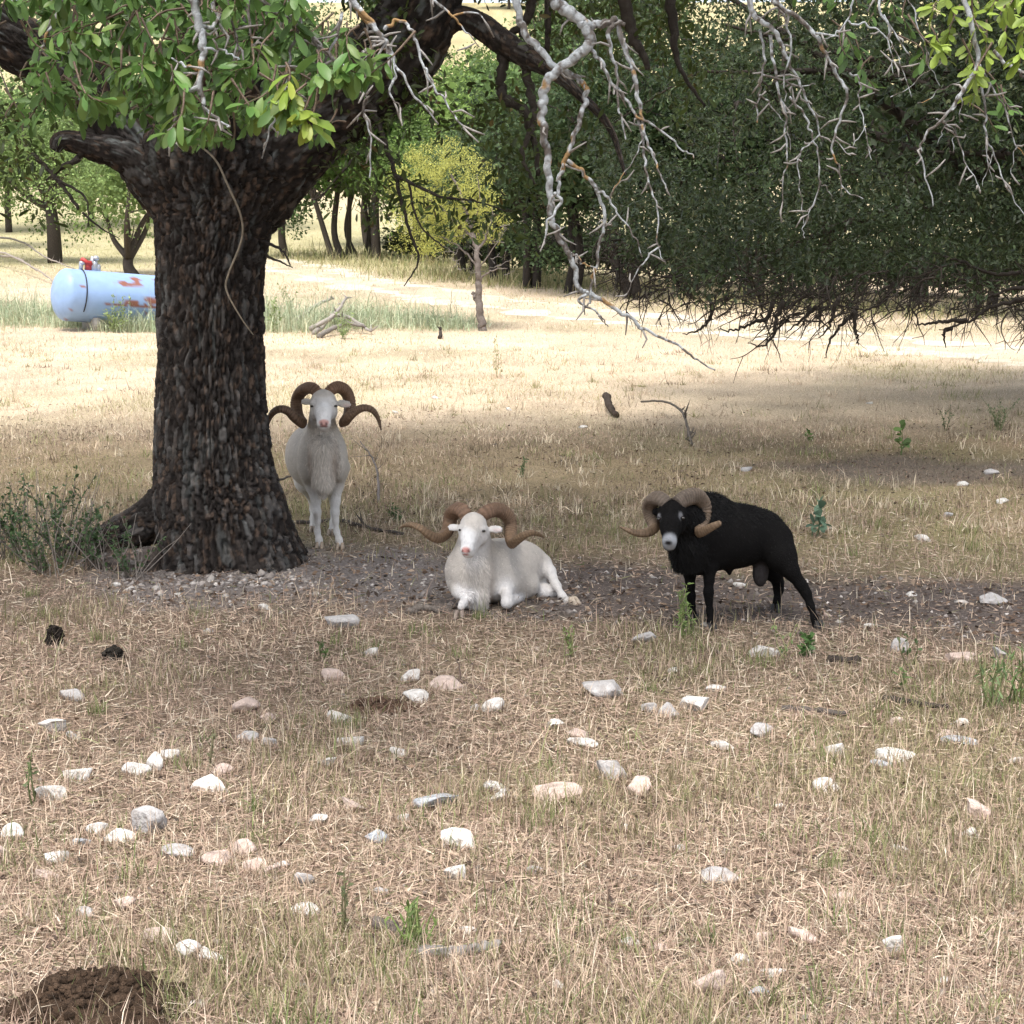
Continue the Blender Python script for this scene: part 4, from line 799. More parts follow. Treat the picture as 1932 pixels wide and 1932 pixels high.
# ------------------------------------------------------------------ other trees
def limb_tree(buf, rs, base, tip, r0, r1, kids, depth, c):
    base, tip = A(base), A(tip); L = np.linalg.norm(tip - base); mid = (base + tip) / 2 + rs.normal(0, .07 * L, 3)
    D = crom(A([base, mid, tip]), 5); V, t, q = tube(D, np.linspace(r0, r1, len(D)), 8 if depth > 1 else 5); buf.add(V, t, q, A(c) * rs.uniform(.8, 1.2)); ends = [tip]
    if depth > 0:
        for _ in range(kids):
            s = D[rs.randint(len(D) // 2, len(D))]; d = nrm((tip - base) / L + rs.normal(0, .75, 3) + A([0, 0, .15])); ends += limb_tree(buf, rs, s, s + d * L * rs.uniform(.45, .75), r1, r1 * .4, kids, depth - 1, c)
    return ends
def bg_tree(name0, label, px, d, h, cr, seed, leafc, group, trunk_h=.35, leaf=.10, nclump=90, per=48, *a, dens=1.0, **k):
    return bg_tree0(name0, label, px, d, h, cr, seed, leafc, group, trunk_h, leaf, nclump, per * dens, *a, **k)
def bg_tree0(name, label, px, d, h, cr, seed, leafc, group, trunk_h=.35, leaf=.10, nclump=90, per=48, trunk_r=.16, lean=0.0, low=0.0, mixc=None, barkc=(.075, .062, .052), cshift=(0, 0), flat=.8, trunks=1, crad=.62, squash=.7):
    rs = RS(seed); b0 = G(px, d); t = thing(name, label, 'tree', b0, group); wb = Buf()
    cz = b0[2] + low + (h - low) * .55; cen = A([b0[0] + cshift[0], b0[1] + cshift[1], cz]); rad = A([cr, cr * .9, (h - low) * .5])
    for k in range(trunks):
        o = A([rs.normal(0, .18 * (trunks > 1)), rs.normal(0, .1 * (trunks > 1)), -.08]); s = b0 + o; e = A([s[0] + lean + rs.normal(0, .1), s[1] + rs.normal(0, .1), b0[2] + h * trunk_h])
        limb_tree(wb, rs, s, e, trunk_r, trunk_r * .7, 0, 0, barkc)
        for i in range(5):
            q = cen + nrm(rs.normal(size=3)) * rad * .6; limb_tree(wb, rs, e - A([0, 0, .03 * i]), q, trunk_r * .55, trunk_r * .15, 2, 1, barkc)
    wb.build('trunk', M_twig, t, True)
    u = nrm(rs.normal(size=(nclump, 3)) * A([1, 1, .8])); r = rs.uniform(.35, 1, nclump) ** .55; cl = cen + u * r[:, None] * rad * (.8 + .4 * rs.rand(nclump, 1))
    cl[:, 2] = np.maximum(cl[:, 2], terrain(cl[:, 0], cl[:, 1]) + max(low, .25))
    bb = Buf(); V, Fc, c = clumps(cl, cr * .28 * rs.uniform(.6, 1.3, nclump), per * 1.2, leaf * 1.1, rs, LS, LSF, leafc, .4, .5, 2.2, squash, mixc=mixc); bb.add(V, Fc, None, c)
    m = 46; u = nrm(rs.normal(size=(m, 3))); cl = cen + u * rs.uniform(.1, .75, (m, 1)) * rad; cl[:, 2] = np.maximum(cl[:, 2], terrain(cl[:, 0], cl[:, 1]) + max(low, .25))
    V, Fc, c = clumps(cl, np.full(m, cr * .32), 26, leaf * 2.8, rs, LS, LSF, leafc, .3, .5, 2.0, squash); bb.add(V, Fc, None, c)
    bb.build('crown', M_farleaf, t); return t
gL = 'trees on the far side of the pasture'
LG, MG, DG, YG = (.20, .28, .10), (.105, .165, .055), (.040, .065, .026), (.44, .44, .10)  # LG is lightened to put distance haze into the leaf colour
bg_tree('oak_tree', 'pale green oak with a thick straight trunk behind the blue tank', 122, 58, 6.0, 3.4, 1, LG, gL, .33, .11, 150, 60, .30, low=.95)
bg_tree('mesquite_tree', 'twisted multi-stemmed tree with forked dark limbs behind the tank end', 268, 50, 4.6, 2.6, 2, LG, gL, .12, .09, 100, 55, .22, low=1.0, trunks=1)
bg_tree('mesquite_tree', 'pale feathery tree between the oak trunk and the slim-trunked grove', 548, 62, 5.6, 2.3, 4, (.13, .20, .08), gL, .3, .11, 100, 55, .18, low=.6)
k = 0
for (px, d, h, cr, lc) in [(-60, 70, 8, 4, MG), (40, 84, 9, 4.5, LG), (190, 88, 9, 4.5, LG), (330, 80, 8.5, 4, MG), (440, 86, 9, 4.5, LG), (-160, 60, 7, 3.6, LG)]:
    k += 1; bg_tree('hedge_tree', ['rounded mid green tree in the distant row, outermost beyond the tank', 'rounded pale tree in the distant row behind the thick-trunked oak', 'rounded pale tree in the distant row behind the twisted tree', 'rounded mid green tree in the distant row behind the big oak trunk', 'rounded pale tree in the distant row right of the oak trunk', 'rounded pale tree beyond the fallen limbs left of the tank'][k - 1], px, d, h, cr, 40 + k, lc, gL, .3, .15, 110, 46, .2, low=.8)
k = 0
for (px, d, h, tr, ln) in [(637, 60, 6.0, .13, -.7), (655, 61, 7.0, .15, -.15), (665, 62, 7.2, .12, .1), (681, 62, 7.0, .11, 0), (694, 63, 7.2, .09, 0), (703, 63, 6.8, .08, .05), (716, 60, 7.5, .2, .1)]:
    k += 1; bg_tree('grove_tree', ['slender leaning tree at the edge of the grove, its trunk bent left', 'slim tree beside the leaning one in the grove', 'slim tree close against its twin in the grove', 'thin straight tree in the middle of the grove', 'very thin pole-like tree in the grove', 'thinnest tree of the grove beside the thick-trunked one', 'thickest dark-trunked tree of the grove'][k - 1], px, d, h, 1.9, 60 + k, (.11, .185, .05), gL, .38, .13, 60, 42, tr, lean=ln, low=2.0)
# small yellow-green tree with a crooked bare trunk
def yellow_tree():
    rs = RS(77); b0 = GH(910, 624); d = b0[1]; t = thing('mesquite_tree', 'small yellow-green tree on a thin crooked trunk in the open field', 'tree', b0, None); wb = Buf()
    def ln(pts, r0, r1, c=(.17, .145, .13)):
        D = crom(A([P(x, y, d + o) for (x, y, o) in pts]), 7); D += rs.normal(0, .012, D.shape); V, t_, q = tube(D, np.linspace(r0, r1, len(D)), 8); wb.add(V, t_, q, A(c))
    ln([(911, 632, 0), (908, 600, 0), (903, 560, 0), (903, 530, 0), (900, 490, 0), (896, 455, .1), (885, 420, .2), (870, 370, .3), (850, 330, .4)], .085, .02)
    ln([(903, 572, 0), (896, 562, 0), (893, 552, 0)], .04, .03); ln([(903, 530, 0), (920, 515, -.1), (940, 508, -.2), (958, 505, -.2)], .022, .006); ln([(899, 480, 0), (915, 450, .1), (925, 420, .2), (930, 390, .3)], .03, .008)
    ln([(896, 455, .1), (860, 420, .4), (830, 390, .6), (800, 370, .7)], .03, .008); ln([(898, 500, 0), (870, 470, .2), (840, 450, .3), (800, 445, .4)], .02, .005); ln([(900, 510, 0), (930, 470, -.1), (950, 440, -.1)], .015, .004); ln([(888, 430, .2), (905, 380, .3), (900, 330, .4)], .02, .006)
    for _ in range(46):
        x, y = rs.uniform(850, 960), rs.uniform(425, 520); a = rs.uniform(-1, 1); l = rs.uniform(15, 45); ln([(x, y, rs.uniform(-.2, .4)), (x + a * l, y - rs.uniform(-.4, .8) * l, rs.uniform(-.2, .4))], .008, .003, (.2, .18, .165))
    wb.build('trunk', M_twig, t, True)
    cl = []
    while len(cl) < 135:
        x, y = rs.uniform(735, 950), rs.uniform(268, 475)
        if ((x - 835) / 100) ** 2 + ((y - 360) / 92) ** 2 > 1 and not (rs.rand() < .5 and ((x - 800) / 70) ** 2 + ((y - 430) / 45) ** 2 < 1) and not ((x - 920) / 32) ** 2 + ((y - 430) / 30) ** 2 < 1: continue
        cl.append(P(x, y, d + .5 + rs.normal(0, .45)))
    cl = A(cl); V, Fc, c = clumps(cl, rs.uniform(.14, .30, len(cl)), 140, .05, rs, LS, LSF, (.47, .48, .14), .2, .4, 1.1, .7); mk('crown', V, [Fc], M_farleaf, t, c)
yellow_tree()
# dark brushy trees behind the track
CED = ['mid green bushy tree between the slim grove and the yellow-green tree', 'dark evergreen directly behind the yellow-green tree', 'grey-green evergreen just right of the yellow-green tree', 'dark round evergreen two trees right of the yellow-green tree', 'olive green evergreen with low foliage beyond the pale track', 'dark evergreen where the low skirt of the dense oak begins', 'dark evergreen with low foliage beyond the track behind the dense oak']
k = 0
for (px, d, h, cr, low, lc) in [(790, 58, 4.8, 2.0, 1.0, (.16, .24, .07)), (870, 50, 4.2, 1.9, .7, (.10, .15, .055)), (950, 47, 4.6, 2.0, .5, (.085, .125, .06)), (1015, 44, 5.6, 2.2, .5, (.05, .08, .035)), (1085, 42, 6.0, 2.3, .4, (.075, .115, .05)), (1170, 40, 6.8, 2.8, .3, DG), (1290, 40, 7, 3.0, .3, DG), (1420, 39, 7, 3.0, .4, DG), (1560, 38, 6.5, 3.0, .4, DG), (1700, 36, 6.5, 3.0, .3, DG), (1850, 35, 6, 2.8, .3, DG), (2010, 34, 6, 2.8, .3, DG)]:
    k += 1; bg_tree('cedar_tree', CED[k - 1] if k < 7 else CED[6], px, d, h, cr, 100 + k, lc, gL, .4, .10, 110, 52, .14, low=low, trunks=2, barkc=(.04, .034, .03), dens=.85 if k < 6 else .5)
WOOD = ['tall mid green tree rising behind the slim-trunked grove', 'tall dense tree between the grove and the yellow-green tree', 'bright green tall tree above the yellow-green tree', 'tall light green tree at the foot of the pale hill', 'tall mid green tree right of the gap showing the hill', 'tall dark tree of the wood behind the dense oak']
k = 0
for (px, d, h, cr, lc) in [(700, 72, 9, 3.8, (.17, .25, .075)), (790, 76, 9.5, 4, (.19, .27, .08)), (880, 66, 7.5, 3.3, (.20, .29, .08)), (960, 70, 8, 3.4, (.16, .24, .08)), (1060, 62, 9, 3.6, (.12, .185, .065)), (1180, 58, 9, 3.6, DG), (1330, 56, 9.5, 4, DG), (1500, 55, 9.5, 4, DG), (1700, 54, 9.5, 4, DG), (1900, 52, 9.5, 4, DG)]:
    k += 1; bg_tree('woodland_tree', WOOD[min(k, 6) - 1], px, d, h, cr, 140 + k, lc, gL, .3, .16, 100, 46, .2, low=1.2, dens=1.0 if k < 6 else .5)
for k, (px, h, cr) in enumerate([(775, 1.1, 1.1), (840, 1.5, 1.2), (905, 1.2, 1.1), (965, 1.6, 1.3), (1030, 1.3, 1.2), (1090, 1.7, 1.4), (1160, 1.5, 1.4), (1250, 1.6, 1.5), (1350, 1.5, 1.5), (1470, 1.6, 1.6), (1590, 1.5, 1.5), (1710, 1.5, 1.5), (1830, 1.5, 1.5), (1950, 1.5, 1.5)]):
    d = GH(px, np.interp(px, [600, 760, 900, 1020, 1130, 1400, 1932], [470, 492, 512, 522, 532, 555, 582]))[1] + 2.2
    bg_tree('brush', 'dark low brush under the trees by the yellow-green tree' if k < 5 else ('dark low brush under the evergreens beyond the track' if k < 8 else 'dark low brush beyond the track under the dense oak'), px, d, h, cr, 220 + k, [(.045, .062, .03), (.07, .085, .045), (.05, .048, .036)][k % 3], 'low brush along the tree line', .3, .075, 34, 34, .025, low=.05, trunks=1, barkc=(.06, .05, .045))
k = 0
for (px, d, h, cr) in [(560, 150, 8, 5), (640, 130, 8, 4.5), (760, 165, 8, 5), (905, 120, 7, 3.5), (1010, 128, 8, 4), (1080, 150, 9, 5), (960, 205, 8, 5), (1000, 215, 8, 5), (900, 225, 7, 5), (1120, 200, 9, 6), (820, 210, 8, 5), (1200, 160, 9, 6), (480, 140, 8, 5), (1040, 190, 8, 5)]:
    k += 1; bg_tree('hillside_tree', 'small round green tree on the pale grassy hillside', px, d, h, cr, 170 + k, (.10, .15, .06), 'trees dotting the hillside', .25, .30, 44, 26, .22, low=.8)

# the dense dark oak at the right with a skirt of bare twigs
def skirt_oak():
    rs = RS(51); cen = A([6.9, 18.6, 4.6]); rad = A([6.0, 5.0, 4.0]); b0 = A([7.2, 19.2, float(terrain(7.2, 19.2))])
    t = thing('oak_tree', 'dense dark oak overhanging the field with a low skirt of bare twigs', 'tree', b0)
    D = crom(A([b0 - A([0, 0, .1]), b0 + A([0, 0, .6]), b0 + A([-.1, 0, 1.6]), b0 + A([-.2, -.1, 2.6])]), 24); V, Q, c = bark_tube(D, np.linspace(.4, .26, len(D)), 120, .04, .12, .02, 91); mk('trunk', V, [Q], M_bark, t, c, True)
    wb = Buf(); dk = A([.045, .037, .031])
    for i in range(34):
        a = rs.uniform(0, 2 * np.pi); e = cen + A([math.cos(a) * rad[0] * rs.uniform(.5, .95), math.sin(a) * rad[1] * rs.uniform(.5, .95), rs.uniform(-3.0, 2.5)]); s = b0 + A([-.1, 0, rs.uniform(1.2, 2.6)])
        m = (s + e) / 2 + A([0, 0, rs.uniform(.1, .7)]); D = crom(A([s, m, e]), 8); V, q_, q = tube(D, np.linspace(.11, .015, len(D)), 7); wb.add(V, q_, q, dk)
        for _ in range(6):
            j = rs.randint(6, len(D)); u = nrm(rs.normal(size=3)); V, q_, q = tube(crom(A([D[j], D[j] + u * .5 + rs.normal(0, .1, 3), D[j] + u * rs.uniform(.8, 1.5) + rs.normal(0, .15, 3)]), 4), np.linspace(.02, .005, 9), 5); wb.add(V, q_, q, dk)
    wb.build('limbs', M_twig, t, True)
    def low_row(px): return np.interp(px, [1120, 1150, 1200, 1300, 1400, 1500, 1600, 1700, 1800, 1932, 2100], [420, 500, 545, 575, 588, 600, 598, 580, 578, 590, 600])
    cl, cr = [], []
    while len(cl) < 1750:
        u = nrm(rs.normal(size=3)); r = rs.uniform(.55, 1.0); p = cen + u * rad * r * (1 + .12 * (fbm(u[0] * 2 + 5, u[1] * 2, u[2] * 2, 4, 2) - .5) * 2)
        if p[1] > 21 and rs.rand() < .7: continue
        if rs.rand() > sst(.36, .56, fbm(p[0] * .9, p[1] * .9, p[2] * 1.1, 19, 2)) + .12: continue
        px = CX + p[0] / p[1] * F * .99; row = 530 + (CAMH - p[2]) / p[1] * F
        if row > low_row(px) - 40 * rs.rand(): continue
        cl.append(p); cr.append(rs.uniform(.16, .42))
    cl = A(cl); V, Fc, c = clumps(cl, A(cr), 52, .066, rs, LS, LSF, (.050, .074, .032), .8, .55, 1.15, .75, mixc=((.10, .13, .05), .06)); bb = Buf(); bb.add(V, Fc, None, c); cl = []
    while len(cl) < 420:
        u = nrm(rs.normal(size=3)); p = cen + u * rad * rs.uniform(.15, .7); px = CX + p[0] / p[1] * F * .99; row = 530 + (CAMH - p[2]) / p[1] * F
        if row > low_row(px) - 75: continue
        cl.append(p)
    V, Fc, c = clumps(A(cl), np.full(len(cl), .6), 40, .15, rs, LS, LSF, (.04, .06, .025), .4, .55, 1.5, .75); bb.add(V, Fc, None, c); cl = []
    for _ in range(520):
        px = rs.uniform(1130, 2050); row = low_row(px) - 30 - rs.uniform(0, 180) - 50 * fbm(A([px / 60.]), A([3.0]), 0, 15, 2)[0]; cl.append(P(px, row, rs.uniform(14.5, 20)))
    V, Fc, c = clumps(A(cl), rs.uniform(.18, .36, len(cl)), 46, .07, rs, LS, LSF, (.04, .06, .025), .4, .55, 1.3, .75); bb.add(V, Fc, None, c); V, Fc, c = bb.get(); o = mk('crown', V, Fc, M_leaf, t, c); o['kind'] = 'stuff'
    # near, larger-leaved sprays on its camera side
    cl = []
    while len(cl) < 320:
        px, row = rs.uniform(1140, 2000), rs.uniform(-40, 560)
        if row > low_row(px) - 20 or fbm(A([px / 70.]), A([row / 45.]), 0, 33, 2)[0] < .5: continue
        cl.append(P(px, row, rs.uniform(13.2, 14.6)))
    cl = A(cl); V, Fc, c = clumps(cl, rs.uniform(.1, .25, len(cl)), 18, .06, rs, LT, LTF, (.048, .07, .028), .5, .8, 1.0, .6, mixc=((.14, .16, .07), .10)); o = mk('leaf_sprays', V, [Fc], M_leaf, t, c); o['kind'] = 'stuff'
    # skirt of dead twigs
    tb = Buf()
    for i in range(560):
        px = rs.uniform(1130, 2050); row = low_row(px) - rs.uniform(-8, 85); d = rs.uniform(13.5, 17.5); p = P(px, row, d); a = rs.uniform(-1, 1)
        L = rs.uniform(.12, .42) * (1.5 if rs.rand() < .1 else 1); pts = [p]; dr = nrm(A([-.55 + a * .8, rs.normal(0, .4), -.35 + rs.normal(0, .25)]))
        for _ in range(4): dr = nrm(dr + rs.normal(0, .35, 3) + A([0, 0, -.06])); pts.append(pts[-1] + dr * L / 3)
        r0 = rs.uniform(.004, .010); V, q_, q = tube(crom(A(pts), 3), np.linspace(r0, r0 * .3, 13), 4, False); tb.add(V, None, q, dk * rs.uniform(.6, 1.6))
        for _ in range(3):
            j = rs.randint(1, 4); u = nrm(dr + rs.normal(0, .8, 3)); V, q_, q = tube(A([pts[j], pts[j] + u * L * .3, pts[j] + u * L * .5 + rs.normal(0, .02, 3)]), [r0 * .5, r0 * .35, r0 * .2], 3, False); tb.add(V, None, q, dk * rs.uniform(.6, 1.6))
    tb.build('dead_twigs', M_twig, t)['kind'] = 'stuff'
    def big(pts, d, r0, r1):
        D = crom(A([P(*c7(*q), d) for q in pts]), 7); D += rs.normal(0, .006, D.shape); V, q_, q = tube(D, np.linspace(r0, r1, len(D)), 7); mk('dead_branch', V, [A(q_), q], M_twig, t, np.broadcast_to(dk * .8, V.shape), True)
    for q in ([(560, 1560), (530, 1640), (470, 1660), (400, 1690), (340, 1705), (275, 1690)], [(620, 1560), (580, 1640), (570, 1720), (510, 1780), (430, 1770)], [(900, 1540), (870, 1620), (850, 1690), (800, 1745)], [(1000, 1580), (930, 1660), (860, 1750), (830, 1850)], [(790, 1580), (720, 1640), (630, 1715)], [(1900, 1530), (1700, 1580), (1600, 1640), (1500, 1680), (1420, 1700)], [(1560, 1650), (1450, 1655), (1350, 1670), (1285, 1672)], [(1180, 1450), (1130, 1560), (1000, 1620)], [(1480, 1690), (1440, 1720), (1450, 1790)], [(980, 1600), (990, 1720), (1005, 1775)], [(1856, 1400), (1700, 1410), (1500, 1340), (1380, 1300)], [(1856, 1480), (1750, 1500), (1600, 1560)], [(250, 1560), (240, 1630), (180, 1700), (95, 1728)]): big(q, rs.uniform(13.4, 14.6), .022, .004)
skirt_oak()
print('trees', time.time() - T0)

# ------------------------------------------------------------------ propane tank
def tank():
    d = 31.0; c0 = P(122, 556, d - .3); c1 = P(430, 578, d + 1.6); ax = nrm(c1 - c0); R = .50; N = np.cross(ax, A([0, 0, 1.0])); N = nrm(N); U = np.cross(N, ax); L = 3.3
    t = thing('propane_tank', 'pale blue steel tank with rust patches lying in weeds behind the oak', 'tank', A([*(c0 + ax * 1.2)[:2], terrain(c0[0], d)]))
    prof = [(-.22, 0), (-.215, .12), (-.19, .26), (-.14, .37), (-.07, .46), (0, R)] + [(x, R) for x in np.linspace(.05, L, 60)] + [(L + .07, .46), (L + .14, .37), (L + .19, .26), (L + .22, 0)]
    n = 72; th = np.linspace(0, 2 * np.pi, n, endpoint=False); V = []; C = []
    blue = A([.25, .37, .60]); rust = A([.24, .095, .065])
    for (x, r) in prof:
        ring = c0 + ax * x + r * (np.cos(th)[:, None] * U + np.sin(th)[:, None] * N); V.append(ring)
    V = np.vstack(V); rel = V - c0; x = rel @ ax; ang = np.degrees(np.arctan2(rel @ N, rel @ U))      # angle from the top, + towards us
    sgn = 1 if N[1] < 0 else -1; ang = ang * sgn
    def patch(x0, a0, rx, ra, s): nz = (fbm(x * 9 + s, ang / 9.0, 0, 60 + s, 4) - .5) * 1.7; return 1 - sst(.75, 1.05, np.hypot((x - x0) / rx, (ang - a0) / ra) + nz)
    m = np.zeros(len(V))
    for q in ((1.05, 55, .24, 7, 1), (1.28, 40, .09, 14, 2), (1.75, 90, .36, 10, 3), (1.2, 98, .3, 5, 4), (1.6, 104, .9, 3.0, 5), (1.9, 33, 1.1, 1.6, 6), (2.4, 104, .8, 3.0, 7), (.2, 70, .05, 6, 8)): m = np.maximum(m, patch(*q))
    m = np.maximum(m, .8 * sst(.74, .8, fbm(x * 6, ang / 14., 0, 88, 4)))[:, None]
    C = blue * (.9 + .2 * fbm(x * 2, ang / 30., 0, 5, 3))[:, None] * (1 - m) + rust * m
    i = np.arange(len(prof) - 1)[:, None] * n; j = np.arange(n)[None]; k = (j + 1) % n; Q = np.stack([i + j, i + k, i + n + k, i + n + j], -1).reshape(-1, 4)
    mk('shell', V, [Q], vmat('blue_paint', .45, 0, .4, 8, .06), t, C, True)
    ring = c0 + ax * .30 + (R + .012) * (np.cos(np.linspace(-.25, 2.2, 30) * sgn)[:, None] * U + np.sin(np.linspace(-.25, 2.2, 30) * sgn)[:, None] * N) - ax * np.linspace(0, .06, 30)[:, None]
    v, q_, q = tube(ring, .012, 6); mk('hose', v, [A(q_), q], vmat('black_rubber', .6, color=(.02, .02, .022)), t, None, True)
    top = c0 + ax * .42 + U * R; red = vmat('red_paint', .5, 0, .4, 20, .2, color=(.42, .045, .04)); met = vmat('dull_metal', .4, metallic=.7, color=(.45, .47, .5))
    b = Buf(); Rm = np.stack([ax, N, U], 1); cth, sth = math.cos(.5), math.sin(.5); Rt = Rm @ A([[cth, 0, sth], [0, 1, 0], [-sth, 0, cth]])
    v, q = box(top + U * .15 - ax * .02, (.22, .12, .07), Rt); b.add(v, quad=q); v, q = box(top + U * .09 + ax * .02, (.1, .1, .18), Rm); b.add(v, quad=q); b.build('valve_cover', red, t)
    b = Buf()
    for (o, r, h) in ((-.12, .04, .16), (.15, .06, .2), (.22, .05, .13), (.10, .045, .27)):
        v, q_, q = tube(A([top + ax * o - U * .03, top + ax * o + U * h * .7, top + ax * o + U * h]), [r, r, r * .6], 10); b.add(v, q_, q)
    v, q = ball(top + ax * .16 + U * .24 + -N * sgn * -.03, (.06, .06, .05)); b.add(v, quad=q); v, q = ball(top - ax * .10 + U * .13, (.06, .06, .045)); b.add(v, quad=q); b.build('gauge', met, t, True)
    b = Buf(); lp = c0 + ax * 2.05 + U * R; v, q_, q = tube(crom(A([lp - ax * .06 - U * .01, lp - ax * .05 + U * .09, lp + ax * .05 + U * .09, lp + ax * .06 - U * .01]), 6), .012, 6); b.add(v, q_, q); b.build('lifting_lug', met, t, True)
    for xo in (.5, 2.6):
        p = c0 + ax * xo; zg = terrain(p[0], p[1]); v, q = box(A([p[0], p[1], (zg + p[2] - R * .8) / 2]), (.12, .7, max(.1, p[2] - R * .8 - zg)), np.stack([nrm(A([ax[0], ax[1], 0])), nrm(A([-ax[1], ax[0], 0])), A([0, 0, 1.0])], 1)); mk('saddle', v, [q], vmat('weathered_concrete', .9, 0, .2, 10, .2, color=(.35, .33, .3)), t)
tank()

# ------------------------------------------------------------------ grass, straw, litter
def blades(x, y, L, wd, tilt, C, rs, curl=.35, az=None, flat=None):
    n = len(x); z = terrain(x, y); az = rs.uniform(0, 2 * np.pi, n) if az is None else az
    h = np.stack([np.cos(az), np.sin(az), np.zeros(n)], -1); up = A([0, 0, 1.0]); d0 = h * np.sin(tilt)[:, None] + up * np.cos(tilt)[:, None]
    t2 = np.minimum(tilt + curl * rs.uniform(.2, 1.8, n), 1.62); d1 = h * np.sin(t2)[:, None] + up * np.cos(t2)[:, None]
    yaw = rs.uniform(0, np.pi, n); s = np.stack([-np.sin(az), np.cos(az), np.zeros(n)], -1); s = nrm(s * np.cos(yaw * .5 - .8)[:, None] + rs.normal(0, .3, (n, 3))) * (wd * .5)[:, None]
    b = np.stack([x, y, z], -1) + up * (.015 * rs.rand(n) * (tilt > 1.0))[:, None] - up * .004; m = b + d0 * (L * .5)[:, None]; t = m + d1 * (L * .5)[:, None]
    if flat is None: flat = np.zeros(n, bool)
    o = ~flat; V1 = np.stack([b - s, b + s, m + s * .85, m - s * .85, t], 1)[o].reshape(-1, 3); n1 = int(o.sum()); k = np.arange(n1)[:, None] * 5
    V2 = np.stack([b - s * 1.1, b + s * 1.1, t], 1)[flat].reshape(-1, 3); k2 = np.arange(n - n1)[:, None] * 3 + 5 * n1
    return np.vstack([V1, V2]), np.vstack([k + A([[3, 2, 4]]), k2 + A([[0, 1, 2]])]), k + A([[0, 1, 2, 3]]), np.vstack([np.repeat(C[o], 5, 0), np.repeat(C[flat], 3, 0)])
def pick(rs, n, pal, wts): return A(pal)[rs.choice(len(pal), n, p=A(wts) / np.sum(wts))] * rs.uniform(.7, 1.3, (n, 1))
STRAW = [(.58, .455, .335), (.50, .375, .285), (.42, .30, .235), (.70, .60, .47), (.22, .16, .12), (.25, .25, .13), (.17, .20, .08)]
TREE_C = A([OAK0[0], 9.75])
def keep_off(x, y): return np.hypot(x - TREE_C[0], y - TREE_C[1]) > .42
def grass_near():
    rs = RS(7); n = 330000
    y = (rs.uniform(3.2 ** -.9, 12.5 ** -.9, n)) ** (-1 / .9); x = rs.uniform(-1, 1, n) * (.36 * y + .7)
    dm = dirt_shade_mask(x, y); pat = fbm(x * 1.3, y * 1.3, 0, 44, 3); pat2 = fbm(x * 3.1, y * 3.1, 0, 46, 2); shade = sst(9.3, 10.3, y)
    k = (rs.rand(n) > dm * .86) & keep_off(x, y) & (rs.rand(n) < .55 + 1.0 * sst(.3, .6, pat2)); x, y, dm, pat, shade = x[k], y[k], dm[k], pat[k], shade[k]; n = len(x)
    up = rs.rand(n) < (.22 + .4 * sst(.5, .65, pat) + .15 * shade)
    C = pick(rs, n, STRAW, (4, 5, 4.5, 2.6, 3.2, .9, .5)); g = (rs.rand(n) < (.5 * sst(.50, .66, pat) + .25 * shade)) & up; C[g] = pick(rs, int(g.sum()), [(.27, .25, .13), (.20, .21, .09), (.37, .32, .19)], (1, .8, 1))
    L = np.where(up, rs.gamma(4, .012, n) + .015, rs.uniform(.025, .10, n)); L = np.where(up & (rs.rand(n) < .03), rs.uniform(.1, .22, n), L)
    tilt = np.where(up, np.abs(rs.normal(0, .5, n)), rs.uniform(1.15, 1.52, n)); wd = np.where(up, rs.uniform(.0018, .0038, n), rs.uniform(.0022, .0056, n)) * np.clip(y / 6, .85, 1.6)
    V, T, Q, Cc = blades(x, y, L, wd, tilt, C, rs, flat=(~up) & (rs.rand(n) < .85)); o = mk('dry_grass', V, [T, Q], M_grass, None, Cc); tag(o, 'short dry straw and grass covering the foreground pasture', 'grass', kind='stuff')
    # dead oak leaves and crumbs of bark
    n = 48000; y = (rs.uniform(3.2 ** -.7, 19 ** -.7, n)) ** (-1 / .7); x = rs.uniform(-1, 1, n) * (.36 * y + .7)
    dmk = np.maximum(dirt_shade_mask(x, y), .8 * sst(10.5, 12, y) * sst(.46, .62, fbm(x * .8, y * .8, 0, 71, 3))); k = (rs.rand(n) < .5 + .5 * np.maximum(dmk, sst(9, 11, y) * .4)) & keep_off(x, y); x, y, dmk = x[k], y[k], dmk[k]; n = len(x)
    b = np.stack([x, y, terrain(x, y) + .004 + .012 * rs.rand(n)], -1); V, Fc = place_leaves(b, nrm(rs.normal(size=(n, 3)) * A([1, 1, .25])), nrm(rs.normal(0, .5, (n, 3)) + A([0, 0, 1.0])), rs.uniform(.010, .030, n) * (1 + .7 * dmk), 1.6, LS, LSF)
    C = pick(rs, n, [(.15, .10, .07), (.24, .165, .115), (.085, .062, .05), (.36, .27, .20), (.20, .17, .145)], (3, 2.5, 3, 1.5, 1)); o = mk('leaf_litter', V, [Fc], M_grass, None, np.repeat(C, len(LS), 0)); tag(o, 'curled brown dead leaves littering the bare dirt and grass', 'leaf litter', kind='stuff')
    # gravel
    n = 9000; x = rs.uniform(-2.4, 5, n); y = rs.uniform(7.0, 11, n); k = rs.rand(n) < dirt_shade_mask(x, y) * (.4 + .6 * (x < 0.4)); x, y = x[k], y[k]; b0 = GH(410, 1098); x = np.concatenate([x, b0[0] + rs.normal(0, .28, 230)]); y = np.concatenate([y, b0[1] + .03 + rs.normal(0, .13, 230)]); n = len(x); s = rs.gamma(2.2, .0032, n) + .003; s[-230:] *= rs.uniform(.8, 2.2, 230)
    oc = A([[1, 0, 0], [-1, 0, 0], [0, 1, 0], [0, -1, 0], [0, 0, 1], [0, 0, -1]]); of = A([[0, 2, 4], [2, 1, 4], [1, 3, 4], [3, 0, 4], [2, 0, 5], [1, 2, 5], [3, 1, 5], [0, 3, 5]])
